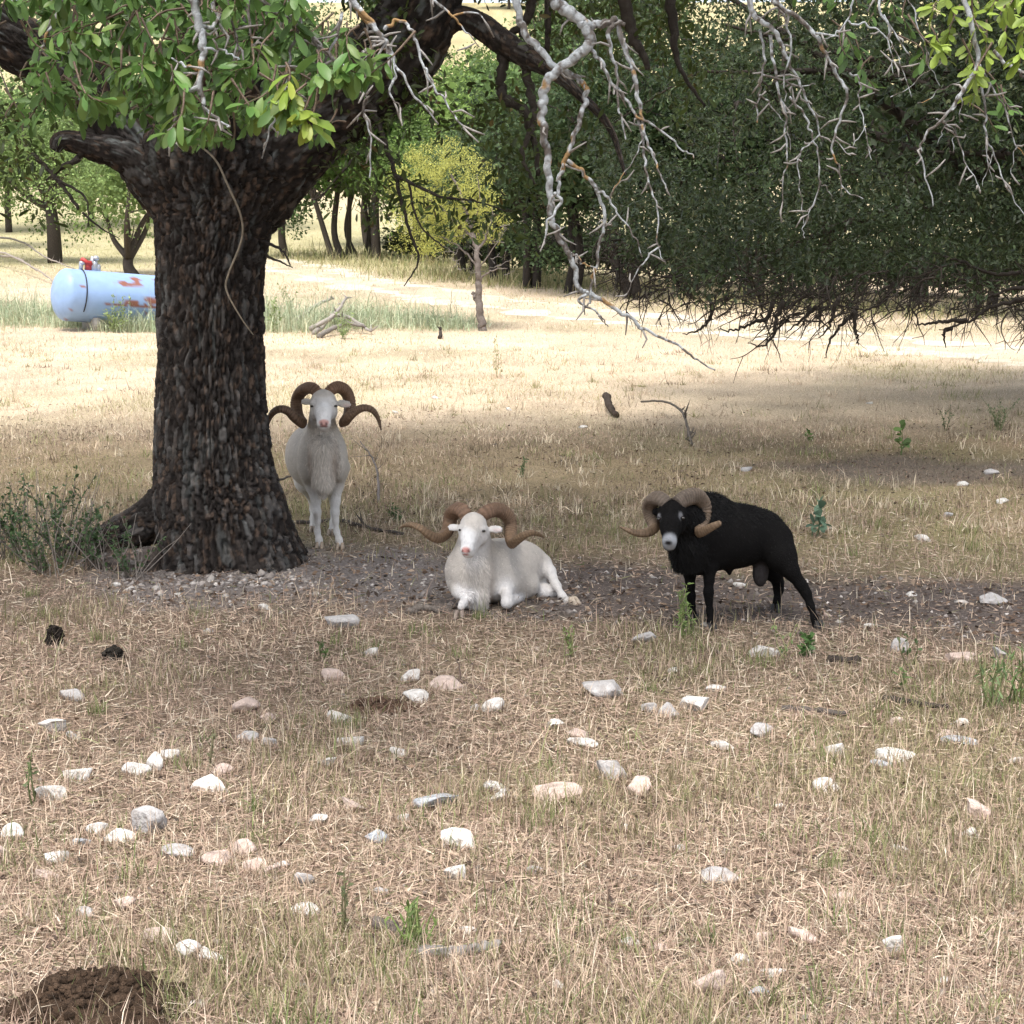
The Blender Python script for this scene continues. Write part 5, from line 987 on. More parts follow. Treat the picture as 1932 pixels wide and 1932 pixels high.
    V = np.stack([x, y, terrain(x, y)], -1)[:, None] + s[:, None, None] * (oc[None] + rs.normal(0, .25, (n, 6, 3))) * A([1, 1, .7]); Fc = of[None] + (np.arange(n) * 6)[:, None, None]
    C = pick(rs, n, [(.44, .40, .37), (.33, .29, .265), (.22, .19, .17), (.55, .50, .46)], (2, 3, 4, .6)); o = mk('gravel', V.reshape(-1, 3), [Fc.reshape(-1, 3)], M_rock, None, np.repeat(C, 6, 0)); tag(o, 'small pale gravel and crumbs strewn over the bare dirt', 'gravel', kind='stuff')
grass_near()
def grass_far():
    rs = RS(8); n = 225000; y = (rs.uniform(11.0 ** -.6, 95 ** -.6, n)) ** (-1 / .6); x = rs.uniform(-1, 1, n) * (.37 * y + 1)
    dm = dirt_shade_mask(x, y); rm = road_mask(x, y); pat = fbm(x * .35, y * .35, 0, 54, 3); k = (rs.rand(n) > dm * .75) & (rs.rand(n) > rm * .65) & (rs.rand(n) < .25 + 1.2 * sst(.32, .6, fbm(x * 1.1, y * .6, 0, 57, 2)) + .6 * sst(18, 26, y)); x, y, pat = x[k], y[k], pat[k]; n = len(x)
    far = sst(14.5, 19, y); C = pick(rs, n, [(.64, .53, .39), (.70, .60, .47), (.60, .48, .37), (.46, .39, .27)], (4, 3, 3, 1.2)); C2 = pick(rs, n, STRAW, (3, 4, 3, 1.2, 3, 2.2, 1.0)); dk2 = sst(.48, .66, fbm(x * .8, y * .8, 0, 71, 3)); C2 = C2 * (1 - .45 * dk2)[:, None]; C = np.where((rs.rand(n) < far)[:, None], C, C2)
    g = rs.rand(n) < .55 * sst(.54, .7, pat); C[g] = pick(rs, int(g.sum()), [(.30, .29, .13), (.38, .34, .17)], (1, 1))
    g = rs.rand(n) < .6 * sst(50, 62, y); C[g] = pick(rs, int(g.sum()), [(.30, .31, .14), (.42, .38, .2)], (1, 1))
    mid = 1 - far; L = rs.gamma(5, .012, n) * (.62 - .12 * mid + .5 * far * sst(.4, .65, pat) + .9 * sst(25, 60, y)) + .015; wd = rs.uniform(.003, .006, n) * np.clip(y / 14, 1, 4.5)
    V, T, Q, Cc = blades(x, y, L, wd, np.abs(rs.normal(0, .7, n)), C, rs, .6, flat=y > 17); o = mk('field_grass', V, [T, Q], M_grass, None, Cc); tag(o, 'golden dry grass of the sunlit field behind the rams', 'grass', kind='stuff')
    # scattered taller tufts
    m = 1100; cy_ = rs.uniform(10.8 ** -.5, 27 ** -.5, m) ** (-2.0); cx_ = rs.uniform(-1, 1, m) * (.37 * cy_ + 1); k = (dirt_shade_mask(cx_, cy_) < .5) & (road_mask(cx_, cy_) < .4); cx_, cy_ = cx_[k], cy_[k]; m = len(cx_); idx = np.repeat(np.arange(m), rs.randint(8, 26, m)); n = len(idx); r_ = rs.uniform(.03, .11, m)
    tc = pick(rs, m, [(.66, .56, .42), (.58, .46, .34), (.34, .32, .17), (.27, .28, .13), (.22, .17, .12)], (3, 3, 2, 1.2, 1.2)); C = tc[idx] * rs.uniform(.75, 1.25, (n, 1)); x, y = cx_[idx] + rs.normal(0, 1, n) * r_[idx], cy_[idx] + rs.normal(0, 1, n) * r_[idx]
    V, T, Q, Cc = blades(x, y, rs.gamma(4, .02, n) + .03, rs.uniform(.004, .008, n) * np.clip(y / 14, 1, 2), np.abs(rs.normal(0, .55, n)), C, rs, .6, flat=y > 16); o = mk('grass_tufts', V, [T, Q], M_grass, None, Cc); tag(o, 'taller straw and olive tufts dotting the field beyond the rams', 'grass', kind='stuff')
    # pale green weeds round the tank and right of the oak
    xs, ys, Ls, Cs = [], [], [], []
    def patch(px, row, rx, ry, m, L, pal):
        c = GH(px, row); a = rs.normal(0, .5, (m, 2)); xs.append(c[0] + a[:, 0] * rx); ys.append(c[1] + a[:, 1] * ry); Ls.append(L * rs.gamma(3.5, 1 / 3.5, m)); Cs.append(pick(rs, m, pal, [1] * len(pal)))
    wp = [(.40, .46, .31), (.48, .52, .36), (.33, .41, .25), (.52, .50, .34)]
    for (px, row, rx, ry, m, L) in ((560, 618, 1.0, 1.6, 2600, .42), (660, 612, .9, 1.6, 2600, .40), (760, 612, .9, 1.5, 2200, .32), (850, 616, .6, 1.2, 1200, .28), (505, 615, .5, 1.0, 1000, .45), (60, 607, 1.2, 1.5, 3000, .42), (-40, 600, 1.2, 1.5, 1800, .45), (170, 617, .9, .4, 1500, .32), (250, 625, .7, .4, 1200, .30), (330, 625, .8, .6, 800, .35)): patch(px, row, rx, ry, m, L, wp)
    x, y = np.concatenate(xs), np.concatenate(ys); n = len(x); V, T, Q, Cc = blades(x, y, np.concatenate(Ls), rs.uniform(.005, .014, n), np.abs(rs.normal(0, .6, n)), np.concatenate(Cs), rs, .8); o = mk('tall_weeds', V, [T, Q], M_grass, None, Cc); tag(o, 'pale green tall weeds growing around the blue tank and brush pile', 'weeds', kind='stuff')
    # rough grass along the far tree line
    xs, ys, Ls, Cs = [], [], [], []; wp = [(.30, .30, .14), (.40, .36, .2), (.20, .23, .09), (.5, .43, .26)]
    for (px, row, rx, ry, m, L) in ((600, 482, 3, 4, 1200, 0.28), (680, 488, 3, 3, 1500, 0.33), (760, 502, 3, 3, 1500, 0.33), (840, 518, 2.5, 2.5, 1500, 0.33), (930, 528, 2.2, 2, 1300, 0.30), (1020, 535, 2, 2, 1500, 0.33), (1090, 540, 2, 2, 1300, 0.33), (1200, 548, 2, 2, 800, 0.28), (1400, 565, 3, 2, 1000, 0.28), (1600, 580, 3, 2, 1000, 0.28), (1800, 595, 3, 2, 1000, 0.28)): patch(px, row, rx, ry, m, L, wp)
    x, y = np.concatenate(xs), np.concatenate(ys); n = len(x); V, T, Q, Cc = blades(x, y, np.concatenate(Ls), rs.uniform(.010, .024, n), np.abs(rs.normal(0, .65, n)), np.concatenate(Cs), rs, .6); o = mk('verge_grass', V, [T, Q], M_grass, None, Cc); tag(o, 'rough olive grass along the foot of the far tree line', 'grass', kind='stuff')
grass_far()
print('grass', time.time() - T0)

# ------------------------------------------------------------------ rocks
def ico(sub):
    import bmesh
    bm = bmesh.new(); bmesh.ops.create_icosphere(bm, subdivisions=sub, radius=1); V = A([v.co[:] for v in bm.verts]); Fc = A([[v.index for v in f.verts] for f in bm.faces]); bm.free(); return V, Fc
IV, IF = ico(4); IV2, IF2 = ico(2); IV3, IF3 = ico(3); IV1, IF1 = ico(1)
ROCKC = {'W': (.66, .63, .59), 'P': (.56, .44, .38), 'G': (.43, .41, .40), 'B': (.40, .42, .45)}
ROCKN = {'W': 'white', 'P': 'pinkish', 'G': 'grey', 'B': 'bluish grey'}
def rock(p, w, h, dpt, colr, seed, label, group, small=False, yaw=None):
    rs = RS(seed); V0, F0 = (IV2, IF2) if small else ((IV, IF) if w > .12 else (IV3, IF3)); V = V0.copy(); U = V0
    for _ in range(11):
        n = nrm(rs.normal(size=3)); o = rs.uniform(.3, .8); dd = V @ n; V = V - np.maximum(dd - o, 0)[:, None] * n * .97
    V = V * (1 + .30 * (fbm(U[:, 0] * 1.3 + seed, U[:, 1] * 1.3, U[:, 2] * 1.3, seed, 3) - .5))[:, None]; V = V * (1 + .06 * (fbm(U[:, 0] * 7 + seed, U[:, 1] * 7, U[:, 2] * 7, seed + 2, 3) - .5))[:, None]
    V = (V - (V.max(0) + V.min(0)) / 2) / (V.max(0) - V.min(0)) * 2
    V = V * A([w / 2, dpt / 2, h * .62]); a = rs.normal(0, .25) if yaw is None else yaw; ca, sa = math.cos(a), math.sin(a); tl = rs.normal(0, .14)
    V = V @ A([[ca, -sa, 0], [sa, ca, 0], [0, 0, 1]]).T; V = V @ A([[math.cos(tl), 0, math.sin(tl)], [0, 1, 0], [-math.sin(tl), 0, math.cos(tl)]]).T; V[:, 2] += h * .27
    c = A(ROCKC[colr]) * (.82 + .36 * fbm(U[:, 0] * 2 + seed, U[:, 1] * 2, U[:, 2] * 2, 3, 3))[:, None]; m = sst(.56, .70, fbm(U[:, 0] * 2.4, U[:, 1] * 2.4 + seed, U[:, 2] * 2.4, 9, 4))[:, None]; c = c * (1 - .45 * m) + A([.26, .22, .19]) * .45 * m
    solo('rock', V + A(p), [F0], M_rock, label, 'rock', group, None, c, not small, base=A(p))
RK = """100 1370 48 28 W|140 1388 32 13 G|138 1310 46 26 G|465 1330 50 32 P|640 1352 46 26 W|662 1395 50 22 W|618 1435 40 18 W|752 1418 38 15 W|290 1440 42 38 W|258 1452 52 30 W|320 1422 42 20 W|145 1462 52 30 W|395 1478 74 30 W|418 1452 46 24 P|100 1495 62 30 W|512 1400 36 20 G|468 1390 40 20 G|625 1274 44 22 P|700 1230 30 16 W|648 1172 66 28 G|1212 1203 46 22 G|838 1288 68 26 P|785 1313 46 26 W|775 1275 36 22 W|928 1330 46 25 W|1142 1300 78 34 G|1262 1340 36 30 G|1310 1328 52 32 W|1440 1228 60 18 W|1046 1366 38 18 W|1092 1385 42 20 P|1098 1400 56 18 W|1155 1448 62 40 G|1205 1485 46 42 P|1052 1492 92 28 P|940 1482 56 15 W|942 1500 40 25 W|822 1508 82 28 B|764 1542 28 20 W|710 1577 46 25 B|868 1580 72 40 W|862 1647 40 30 W|668 1520 60 20 P|598 1545 40 18 W|280 1550 66 60 G|225 1580 52 25 W|185 1562 42 26 W|155 1588 38 16 B|25 1570 42 38 W|8 1608 28 30 P|110 1616 52 22 W|335 1605 66 22 G|410 1618 62 30 P|462 1597 46 32 P|480 1630 46 30 P|530 1630 32 16 W|508 1642 40 20 P|575 1658 42 32 G|235 1702 42 26 P|577 1714 56 22 W|300 1768 72 32 P|352 1792 52 40 W|402 1800 54 36 W|1338 1852 70 52 P|1398 1812 46 22 W|1458 1836 50 22 W|1430 1872 46 25 B|1438 1768 36 22 P|1515 1765 56 36 P|1685 1782 36 45 W|1190 1778 40 22 W|975 1775 40 18 P|885 1755 36 20 W|1360 1650 82 24 G|1828 1570 46 20 W|1845 1530 50 40 P|1558 1480 50 25 W|1690 1425 76 17 W|1664 1440 42 16 B|1580 1413 40 28 W|1436 1378 46 28 G|1366 1405 50 18 W|1808 1395 62 18 B|1780 1385 36 16 P|1690 1360 30 16 P|1812 1362 34 18 W|1698 1218 36 30 G|1895 1235 48 24 G|1810 1240 52 22 P|1872 1130 52 22 G|1350 1298 40 14 W|1915 1432 30 15 W|374 1895 36 18 W|500 1145 26 12 W|220 1103 20 10 W|300 1118 18 9 P|595 1120 18 9 W|335 1122 16 9 W|1740 1015 30 13 W|1815 912 22 9 W|1408 885 22 9 G|1870 890 26 10 G|1790 970 24 10 G|1890 945 24 10 W|822 750 14 7 W|190 735 14 6 W|745 778 14 6 W|960 772 12 6 W|1640 760 12 5 W|1100 805 16 6 W|1560 1000 20 9 W|1330 1180 26 11 G|1395 1103 22 9 W|505 1352 30 16 P|1225 1335 30 24 G|395 1190 24 11 G|1640 1180 24 10 W|1560 1160 18 8 P|1720 1120 20 9 W|900 1335 24 12 G|1010 1225 22 10 P|1270 1265 20 12 W|1500 1350 20 9 P|1590 1690 40 20 P|1240 1790 40 20 P|720 1680 30 16 G|1010 1640 36 16 G|90 1650 44 20 P|1700 1600 30 14 W|1280 1600 26 12 G|1180 1560 26 10 W|1470 1520 24 12 W|160 1720 40 22 G|60 1730 30 16 P|1060 1860 36 16 W|880 1850 30 14 G|1780 1850 30 16 W|1640 1880 34 16 P|560 1860 30 14 G"""
ROCKP = []
for i, l in enumerate(RK.split('|')):
    x, y, w_, h_, cc = l.split(); x, y, w_, h_ = float(x), float(y), float(w_), float(h_); p = GH(x, y + h_ * .38); d = p[1]; s = d / F; asp = w_ / h_
    sz = 'tiny' if w_ * s < .07 else ('small' if w_ * s < .12 else 'large'); sh = 'long flat' if asp > 2.9 else ('flat' if asp > 2.1 else ('chunky' if asp > 1.45 else 'upright'))
    if y < 1150: pl = 'lying in the grass beyond the rams' if y < 1060 and y > 830 else ('far out in the sunlit field' if y < 830 else 'lying on the dirt near the oak roots' if x < 620 else 'lying on the bare dirt by the rams')
    elif y < 1260: pl = 'at the near edge of the bare dirt'
    elif y < 1420: pl = 'in the straw just in front of the rams'
    elif y < 1650: pl = 'among the cluster of rocks in the straw'
    else: pl = 'in the dry grass by the dung heap' if x < 600 else 'in the thick dry grass of the foreground'
    ROCKP.append((p[0], p[1], w_ * s)); LAND = [(168, 1890, 'dung heap'), (715, 1338, 'reddish dung patch'), (980, 1150, 'lying ram'), (1400, 1190, 'black ram'), (860, 1800, 'long grey stick'), (778, 1790, 'green tuft'), (60, 1500, 'tall weed stalk'), (403, 1440, 'olive stalk'), (1700, 1300, 'pale stalk'), (1730, 1335, 'curved dark stick'), (1590, 1252, 'charred stick'), (1870, 1320, 'green weed clump'), (104, 1217, 'black dung clod'), (868, 1580, 'biggest white rock'), (1338, 1850, 'big pink rock'), (280, 1550, 'big upright grey rock'), (1052, 1492, 'long pink rock'), (1142, 1300, 'broad grey rock'), (650, 1720, 'tall dark stalk'), (400, 1085, 'oak trunk')]; near = min(LAND, key=lambda q: np.hypot(q[0] - x, (q[1] - y) * 2)); pl = pl if np.hypot(near[0] - x, near[1] - y) < 12 or y < 1000 else 'in the straw near the ' + near[2]
    rock(p, w_ * s * 1.1, h_ * s * 1.02, w_ * s * RS(i).uniform(.55, .85), cc, 300 + i, '%s %s %s limestone rock %s' % (sz, sh, ROCKN[cc], pl), 'limestone rocks scattered over the pasture', w_ < 24)

def tufts():
    rs = RS(66); xs, ys = [], []
    for (x, y, w_) in ROCKP:
        if y > 11: continue
        m = 46; a = rs.uniform(-1, 1, m); xs.append(x + a * w_ * .65); ys.append(y - w_ * .34 * np.sqrt(np.maximum(0, 1 - a * a)) - rs.uniform(-.005, .05, m))
    x, y = np.concatenate(xs), np.concatenate(ys); n = len(x); C = pick(rs, n, STRAW, (4, 5, 3, 2, 2, 1.5, .8)); k = rs.rand(n) > .8 * dirt_shade_mask(x, y); x, y, C = x[k], y[k], C[k]; n = len(x)
    V, T, Q, Cc = blades(x, y, rs.gamma(4, .011, n) + .015, rs.uniform(.002, .004, n), np.abs(rs.normal(0, .55, n)), C, rs); o = mk('rock_edge_grass', V, [T, Q], M_grass, None, Cc); tag(o, 'short straw growing up against the edges of the rocks', 'grass', kind='stuff')
    # small green tufts and dark crumbs through the foreground
    xs, ys, Cs, Ls = [], [], [], []
    for _ in range(150):
        cy_ = rs.uniform(3.4 ** -.8, 11 ** -.8) ** (-1 / .8); cx_ = rs.uniform(-1, 1) * (.36 * cy_ + .4)
        if dirt_shade_mask(A([cx_]), A([cy_]))[0] > .4: continue
        m = rs.randint(18, 60); r_ = rs.uniform(.02, .07); xs.append(cx_ + rs.normal(0, r_, m)); ys.append(cy_ + rs.normal(0, r_, m)); Cs.append(pick(rs, m, [(.17, .21, .08), (.24, .26, .11), (.13, .18, .06), (.33, .30, .17)], (1, 1, .7, .8))); Ls.append(rs.gamma(4, .014, m) + .02)
    x, y, C, L = np.concatenate(xs), np.concatenate(ys), np.concatenate(Cs), np.concatenate(Ls); n = len(x)
    V, T, Q, Cc = blades(x, y, L, rs.uniform(.002, .004, n), np.abs(rs.normal(0, .4, n)), C, rs); o = mk('green_grass', V, [T, Q], M_grass, None, Cc); tag(o, 'small tufts of olive green grass scattered through the straw', 'grass', kind='stuff')
tufts()
# ------------------------------------------------------------------ dung, sticks, log, shrub, weeds
def dung(px, row, w_, dp, h, seed, label, c):
    rs = RS(seed); p = GH(px, row); nx = 70; u, v = np.meshgrid(np.linspace(-1, 1, nx), np.linspace(-1, 1, nx)); r = np.hypot(u, v) + .6 * (fbm(u * 2 + seed, v * 2, 0, seed, 4) - .5)
    hh = (1 - sst(.45, 1.0, r)) * h * (.55 + .9 * fbm(u * 3, v * 3, 0, seed + 1, 3)) + (1 - sst(.8, 1.05, r)) * .026 * (fbm(u * 11, v * 11, 0, seed + 3, 3) - .35)
    X, Y = p[0] + u * w_ / 2, p[1] + v * dp / 2; Z = terrain(X, Y) + hh - .006; i = np.arange(nx - 1)[:, None] * nx + np.arange(nx - 1)[None]; Q = np.stack([i, i + 1, i + nx + 1, i + nx], -1).reshape(-1, 4); rr = r.ravel(); Q = Q[(rr[Q] < 1.02).all(1)]
    V = np.stack([X, Y, Z], -1).reshape(-1, 3); C = A(c) * (.6 + .9 * fbm(u * 6, v * 6, 0, 5, 3).reshape(-1, 1)); b = Buf(); b.add(V, None, Q, C)
    for _ in range(200):
        a = rs.normal(0, .36, 2); 
        if np.hypot(*a) > .85: continue
        j = int((a[1] + 1) / 2 * (nx - 1)) * nx + int((a[0] + 1) / 2 * (nx - 1)); s = rs.uniform(.006, .016); b.add(V[j] + s * IV1 * (1 + .5 * rs.normal(0, .4, (len(IV1), 1))) * A([1, 1, .7]), IF1, None, A(c) * rs.uniform(.6, 1.5))
    V, f, C = b.get(); solo('dung_heap', V, f, M_dung, label, 'dung', None, None, C, True, base=p)
dung(168, 1908, .54, .40, .06, 5, 'dark brown crumbly dung heap in the dry foreground grass', (.055, .036, .024))
dung(715, 1338, .34, .22, .03, 8, 'flattened reddish brown dung patch in front of the lying ram', (.12, .075, .052))
dung(104, 1217, .09, .08, .07, 9, 'small round black dung clod left of the tree base', (.03, .024, .02))
dung(215, 1242, .12, .08, .04, 10, 'dark lumpy dung clod in shaded grass below the tree', (.035, .03, .025))
def stick(pts, r0, r1, c, label, name='stick', cat='stick', group='sticks lying on the ground', lift=0.0, mat=M_twig, kids=0, seed=0):
    """pts: (px,row) points on the ground, or (px,row,height in m)"""
    rs = RS(seed + 500 + int(pts[0][0])); L = []
    for q in pts: g = GH(q[0], q[1]); L.append(g + A([0, 0, r0 * .7 + (q[2] if len(q) > 2 else 0)]))
    D = crom(A(L), 8); D += rs.normal(0, r0 * .18, D.shape); b = Buf(); V, t, q = tube(D, np.linspace(r0, r1, len(D)), 9); nz = fbm(V[:, 0] * 30, V[:, 1] * 30, V[:, 2] * 30, 4, 3)[:, None]; b.add(V, t, q, A(c) * (.5 + nz))
    for _ in range(kids):
        j = rs.randint(len(D) // 3, len(D)); u = nrm(rs.normal(size=3) + A([0, 0, .6])); ln = rs.uniform(.08, .22); V, t, q = tube(A([D[j], D[j] + u * ln * .5 + rs.normal(0, .01, 3), D[j] + u * ln]), [r1 * .8 + .001, r1 * .6, .001], 5); b.add(V, t, q, A(c))
    V, f, C = b.get(); solo(name, V, f, mat, label, cat, group, None, C, True)
gy, bk = (.26, .24, .225), (.055, .045, .038)
stick([(785, 1803), (850, 1806), (905, 1800), (948, 1790)], .018, .014, gy, 'long grey weathered stick half sunk in foreground straw')
stick([(705, 1752), (735, 1760), (765, 1772)], .02, .014, (.12, .1, .09), 'short dark broken stick beside a green grass tuft')
stick([(1560, 1248), (1600, 1252), (1622, 1250)], .02, .014, bk, 'short black charred stick in front of the black ram')
stick([(1668, 1322), (1740, 1334), (1790, 1340)], .016, .01, bk, 'long dark curved stick in straw right of the black ram')
stick([(1475, 1340), (1545, 1345), (1600, 1352)], .014, .01, (.1, .085, .075), 'thin dark twig lying in straw before the black ram')
stick([(1600, 1378), (1650, 1366), (1665, 1356, .03)], .008, .005, (.14, .09, .07), 'small reddish forked twig in the straw')
stick([(770, 1160), (800, 1152), (832, 1158)], .022, .016, (.2, .17, .145), 'weathered stub of wood on dirt beside the lying ram')
stick([(1145, 770, .12), (1150, 782, .06), (1165, 790)], .045, .03, (.06, .045, .035), 'dark upright broken stump piece in the field beyond the rams', kids=0)
stick([(1210, 776, .1), (1250, 782, .14), (1285, 805, .16), (1300, 832, .06), (1305, 842)], .012, .014, (.14, .12, .1), 'fallen arching branch with thin twigs beyond the black ram', 'fallen_branch', kids=8)
stick([(715, 950), (712, 920, .12), (700, 900, .18), (680, 885, .24)], .012, .004, (.15, .13, .12), 'thin bare twig standing up behind the standing ram', 'twig', kids=5)
stick([(560, 990), (640, 985), (700, 1000), (760, 1010)], .016, .01, (.1, .085, .075), 'dark branch on the ground behind the standing ram', 'fallen_branch', kids=5)
stick([(528, 935, .12), (560, 930, .14), (590, 932, .12)], .010, .006, (.1, .085, .075), 'dead twig poking out behind the oak trunk', 'twig', kids=2)
stick([(940, 1308), (900, 1300), (850, 1290, .03)], .009, .005, (.12, .085, .07), 'reddish dry stick lying on a pink rock', kids=2)
stick([(830, 640), (832, 636, .15)], .04, .02, bk, 'small dark stub in the golden field', kids=2)
for i, q in enumerate([[(592, 632), (640, 622, .25), (700, 632, .05)], [(585, 630, .05), (630, 628, .3), (655, 612, .5)], [(600, 638), (650, 630, .15), (690, 630, .1)], [(560, 618, .1), (600, 605, .3), (630, 602, .4)]]):
    stick(q, .05, .025, (.32, .29, .26) if i != 2 else (.2, .18, .16), 'grey dead limb in the brush pile among the pale weeds', 'dead_limb', 'limb', 'limbs of the brush pile', kids=6, seed=i)
for i, q in enumerate([[(-60, 470, .5), (30, 490, .7), (90, 505, .3), (150, 520, .1)], [(-40, 500, .3), (30, 508, .35), (70, 520, .1)], [(-80, 480, .2), (0, 505, .5), (80, 530, .2), (110, 545)]]):
    stick(q, .05, .012, (.3, .26, .23), 'bare fallen limb with fine twigs left of the tank', 'dead_limb', 'limb', 'fallen limbs beyond the tank', kids=14, seed=20 + i)
# old log by the root
D = crom(PX([(150, 1072, 9.75, .05), (185, 1072, 9.68, .085), (240, 1068, 9.58, .10), (290, 1062, 9.5, .095), (300, 1060, 9.48, .07)]), 16); V, Q, c = bark_tube(D[:, :3], D[:, 3], 80, .03, .05, .02, 44)
V = np.vstack([V, D[-1, :3]]); e = (len(D) - 1) * 80; tri = A([[len(V) - 1, e + j, e + (j + 1) % 80] for j in range(80)]); c = np.vstack([c * 2.4, c[-1:]]); solo('log', V, [Q, tri], M_bark, 'short grey weathered log wedged against the oak trunk base', 'log', None, None, c, True)

def plant(px, row, h, n, lc, sc_, label, name, cat, seed, leafL=.03, spread=.35, group=None, nleaf=26, W=1.2, r0=.004, d=None, tmpl=True):
    rs = RS(seed); p = GH(px, row) if d is None else G(px, d); t = thing(name, label, cat, p, group); sb = Buf(); lb = Buf(); bs, ds, us, Ls = [], [], [], []
    for i in range(n):
        a = rs.uniform(0, 2 * np.pi); s = rs.uniform(0, spread); e = p + A([math.cos(a) * s * h, math.sin(a) * s * h, h * rs.uniform(.55, 1.0)]); q0 = p + A([rs.normal(0, .012), rs.normal(0, .012), -.01]) * (1 + 3 * spread * h)
        D = crom(A([q0, (q0 + e) / 2 + rs.normal(0, .06 * h, 3), e]), 6); V, t_, q = tube(D, np.linspace(r0, r0 * .4, len(D)), 5); sb.add(V, t_, q, A(sc_) * rs.uniform(.8, 1.2))
        for k in range(nleaf):
            j = rs.randint(len(D) // 4, len(D)); bs.append(D[j] + rs.normal(0, .004, 3)); ds.append(nrm(rs.normal(size=3) + A([0, 0, .35]))); us.append(nrm(rs.normal(0, .5, 3) + A([0, -.2, 1.0]))); Ls.append(leafL * rs.uniform(.5, 1.3))
    sb.build('stem', M_twig, t, True)
    if nleaf:
        V, Fc = place_leaves(A(bs), A(ds), A(us), A(Ls), W); C = A(lc) * rs.uniform(.65, 1.35, (len(bs), 1)); o = mk('leaves', V, [Fc], M_leaf, t, np.repeat(C, len(LT), 0)); o['kind'] = 'stuff'
    return t
gs = 'low shrubs at the foot of the oak'
for i, (px, d, h, n, sp_) in enumerate([(40, 9.9, .52, 15, .7), (110, 9.8, .56, 15, .65), (-30, 10.0, .50, 13, .7), (170, 9.55, .42, 11, .8), (235, 9.3, .34, 9, .8), (75, 9.45, .36, 11, .9)]):
    plant(px, None, h, n, (.075, .125, .05), (.17, .145, .12), ['dense green shrub with tangled twigs well left of the oak', 'tallest green shrub, beside the oak root', 'green shrub outermost from the oak trunk', 'green shrub in front of the oak root', 'sparse green shoots leaning against the old log', 'low spreading green shrub nearest the bare litter'][i], 'shrub', 'shrub', 400 + i, .028, sp_, gs, 34, 1.5, .005, d)
    plant(px + 20, None, h * 1.1, 6, None, (.24, .21, .185), 'leafless grey twig tangle among the ' + ['dense green shrub left of the oak', 'tallest green shrub', 'outermost green shrub', 'shrub before the root', 'sparse shoots by the log', 'low spreading shrub'][i], 'twig_tangle', 'twigs', 420 + i, .02, sp_ * 1.1, gs, 0, 1, .004, d - .1)
plant(1545, 1012, .26, 3, (.14, .22, .15), (.16, .22, .13), 'broad-leaved grey-green mullein-like weed behind the black ram', 'weed', 'weed', 500, .085, .25, None, 12, 1.5, .006)
plant(1700, 858, .32, 2, (.13, .21, .06), (.14, .17, .06), 'bright green upright seedling in the dark litter', 'seedling', 'seedling', 501, .075, .12, None, 9, 1.7)
plant(1785, 812, .26, 4, (.11, .17, .07), (.13, .14, .07), 'thin branching green weed at the edge of the shaded litter', 'weed', 'weed', 502, .03, .4, None, 14)
plant(1524, 832, .13, 2, (.13, .21, .06), (.14, .17, .06), 'small bright green seedling beyond the black ram', 'seedling', 'seedling', 503, .06, .2, None, 7, 1.7)
plant(1885, 812, .35, 14, (.22, .27, .14), (.24, .26, .14), 'pale green bushy weed at the field edge', 'weed', 'weed', 504, .03, .6, None, 16)
plant(1288, 1205, .27, 5, (.20, .28, .09), (.26, .28, .12), 'feathery light green weed in front of the black ram', 'weed', 'weed', 505, .035, .16, None, 34, .6)
plant(1525, 1238, .13, 5, (.09, .17, .05), (.13, .17, .07), 'leafy dark green weed below the hind hoof of the black ram', 'weed', 'weed', 506, .035, .35, None, 18, 1.3)
plant(1478, 1245, .19, 4, (.16, .22, .08), (.36, .33, .18), 'tan stalked weed beside the white rock under the black ram', 'weed', 'weed', 507, .025, .4, None, 8)
plant(1870, 1335, .28, 11, (.17, .24, .10), (.22, .24, .11), 'upright clump of green weeds at the right of the dirt', 'weed', 'weed', 508, .04, .35, None, 9, .6)
plant(1925, 1330, .26, 9, (.16, .24, .09), (.22, .24, .1), 'green leafy weed clump beside the tall weeds on the right', 'weed', 'weed', 509, .045, .35, None, 9, .6)
plant(1698, 1305, .16, 2, (.14, .2, .07), (.40, .34, .22), 'single pale stalk with green top near dark sticks', 'weed', 'weed', 510, .035, .08, None, 8, 1.5)
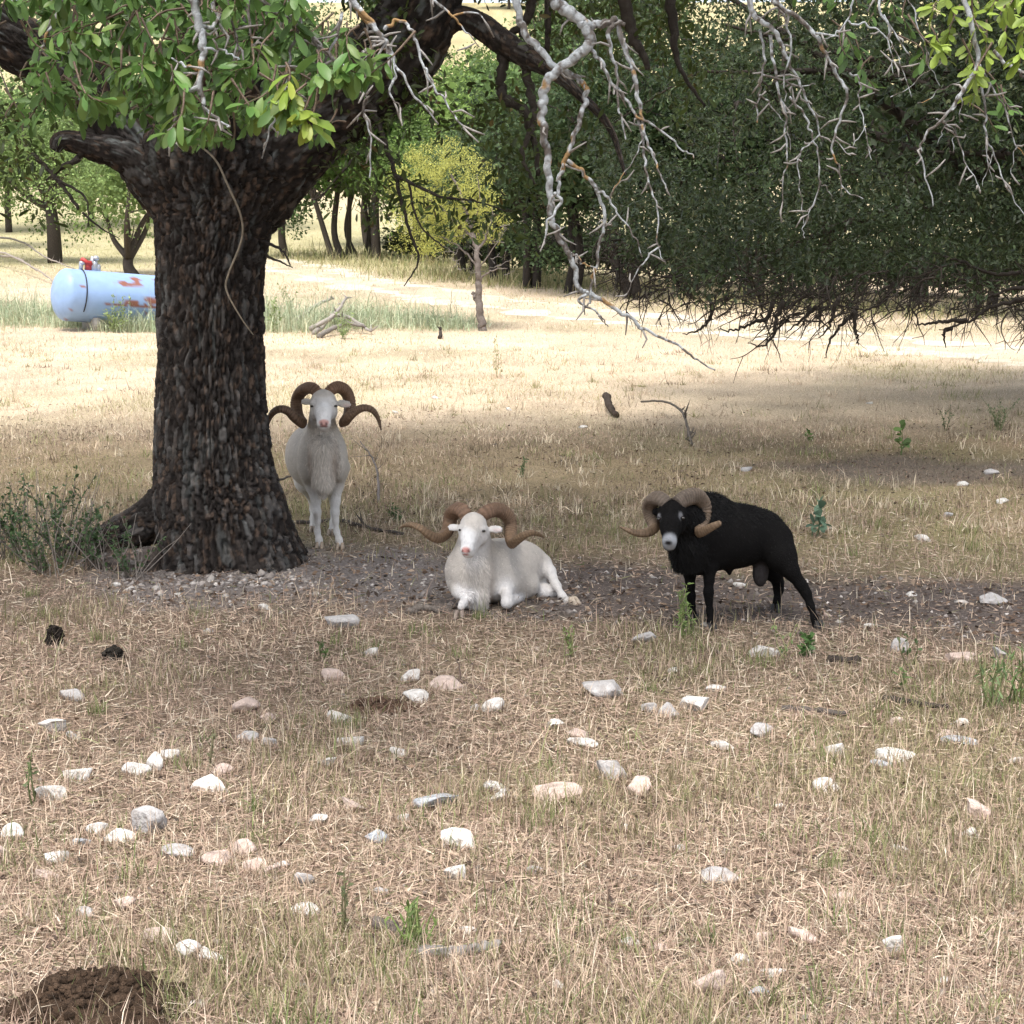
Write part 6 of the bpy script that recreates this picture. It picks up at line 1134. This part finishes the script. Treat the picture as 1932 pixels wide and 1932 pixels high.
plant(60, 1522, .22, 2, (.13, .17, .07), (.12, .14, .06), 'tall thin green weed stalk among white rocks', 'weed', 'weed', 511, .022, .1, None, 12)
plant(403, 1445, .17, 3, (.15, .16, .08), (.17, .15, .09), 'thin olive stalk standing behind the white rocks', 'weed', 'weed', 512, .02, .2, None, 8)
plant(650, 1755, .21, 3, (.13, .15, .07), (.14, .13, .07), 'tall thin dark stalk in the straw left of centre', 'weed', 'weed', 513, .02, .12, None, 8)
plant(778, 1790, .13, 26, (.14, .20, .06), (.20, .25, .09), 'small green grass tuft beside a dark broken stick', 'grass_tuft', 'grass tuft', 514, .03, .6, None, 3, .6)
plant(1710, 1255, .2, 3, (.10, .15, .06), (.2, .19, .1), 'weedy stalk beside the grey rock on the dirt edge', 'weed', 'weed', 515, .03, .25, None, 10)
plant(940, 712, .62, 5, (.36, .36, .18), (.38, .35, .2), 'thin yellowish tall weed standing alone in the golden field', 'weed', 'weed', 516, .035, .25, None, 16)
plant(990, 900, .2, 3, (.13, .19, .09), (.15, .19, .09), 'small soft green weed in the grass behind the lying ram', 'weed', 'weed', 517, .03, .3, None, 14)
plant(745, 985, .13, 5, (.08, .13, .05), (.1, .13, .06), 'small dark green weed between the two white rams', 'weed', 'weed', 518, .03, .4, None, 14)
plant(610, 1242, .10, 3, (.10, .16, .05), (.12, .15, .06), 'small green sprout in the straw below the dirt patch', 'seedling', 'seedling', 519, .025, .3, None, 12)
plant(1075, 1240, .17, 4, (.20, .25, .09), (.22, .22, .1), 'yellow-green sprig in the straw below the lying ram', 'weed', 'weed', 520, .025, .3, None, 12)
for i, (px, row, h) in enumerate([(520, 628, .75), (545, 600, .7), (650, 640, .6), (230, 628, .8), (215, 628, .6), (470, 625, .6)]): plant(px, row, h, 6, (.26, .33, .14), (.26, .3, .16), 'leafy light green weed stem by the tank' if px < 400 else 'leafy light green weed stem right of the oak trunk', 'weed', 'weed', 540 + i, .06, .3, 'leafy weeds in the sunlit weed patch', 30)
print('done', time.time() - T0)
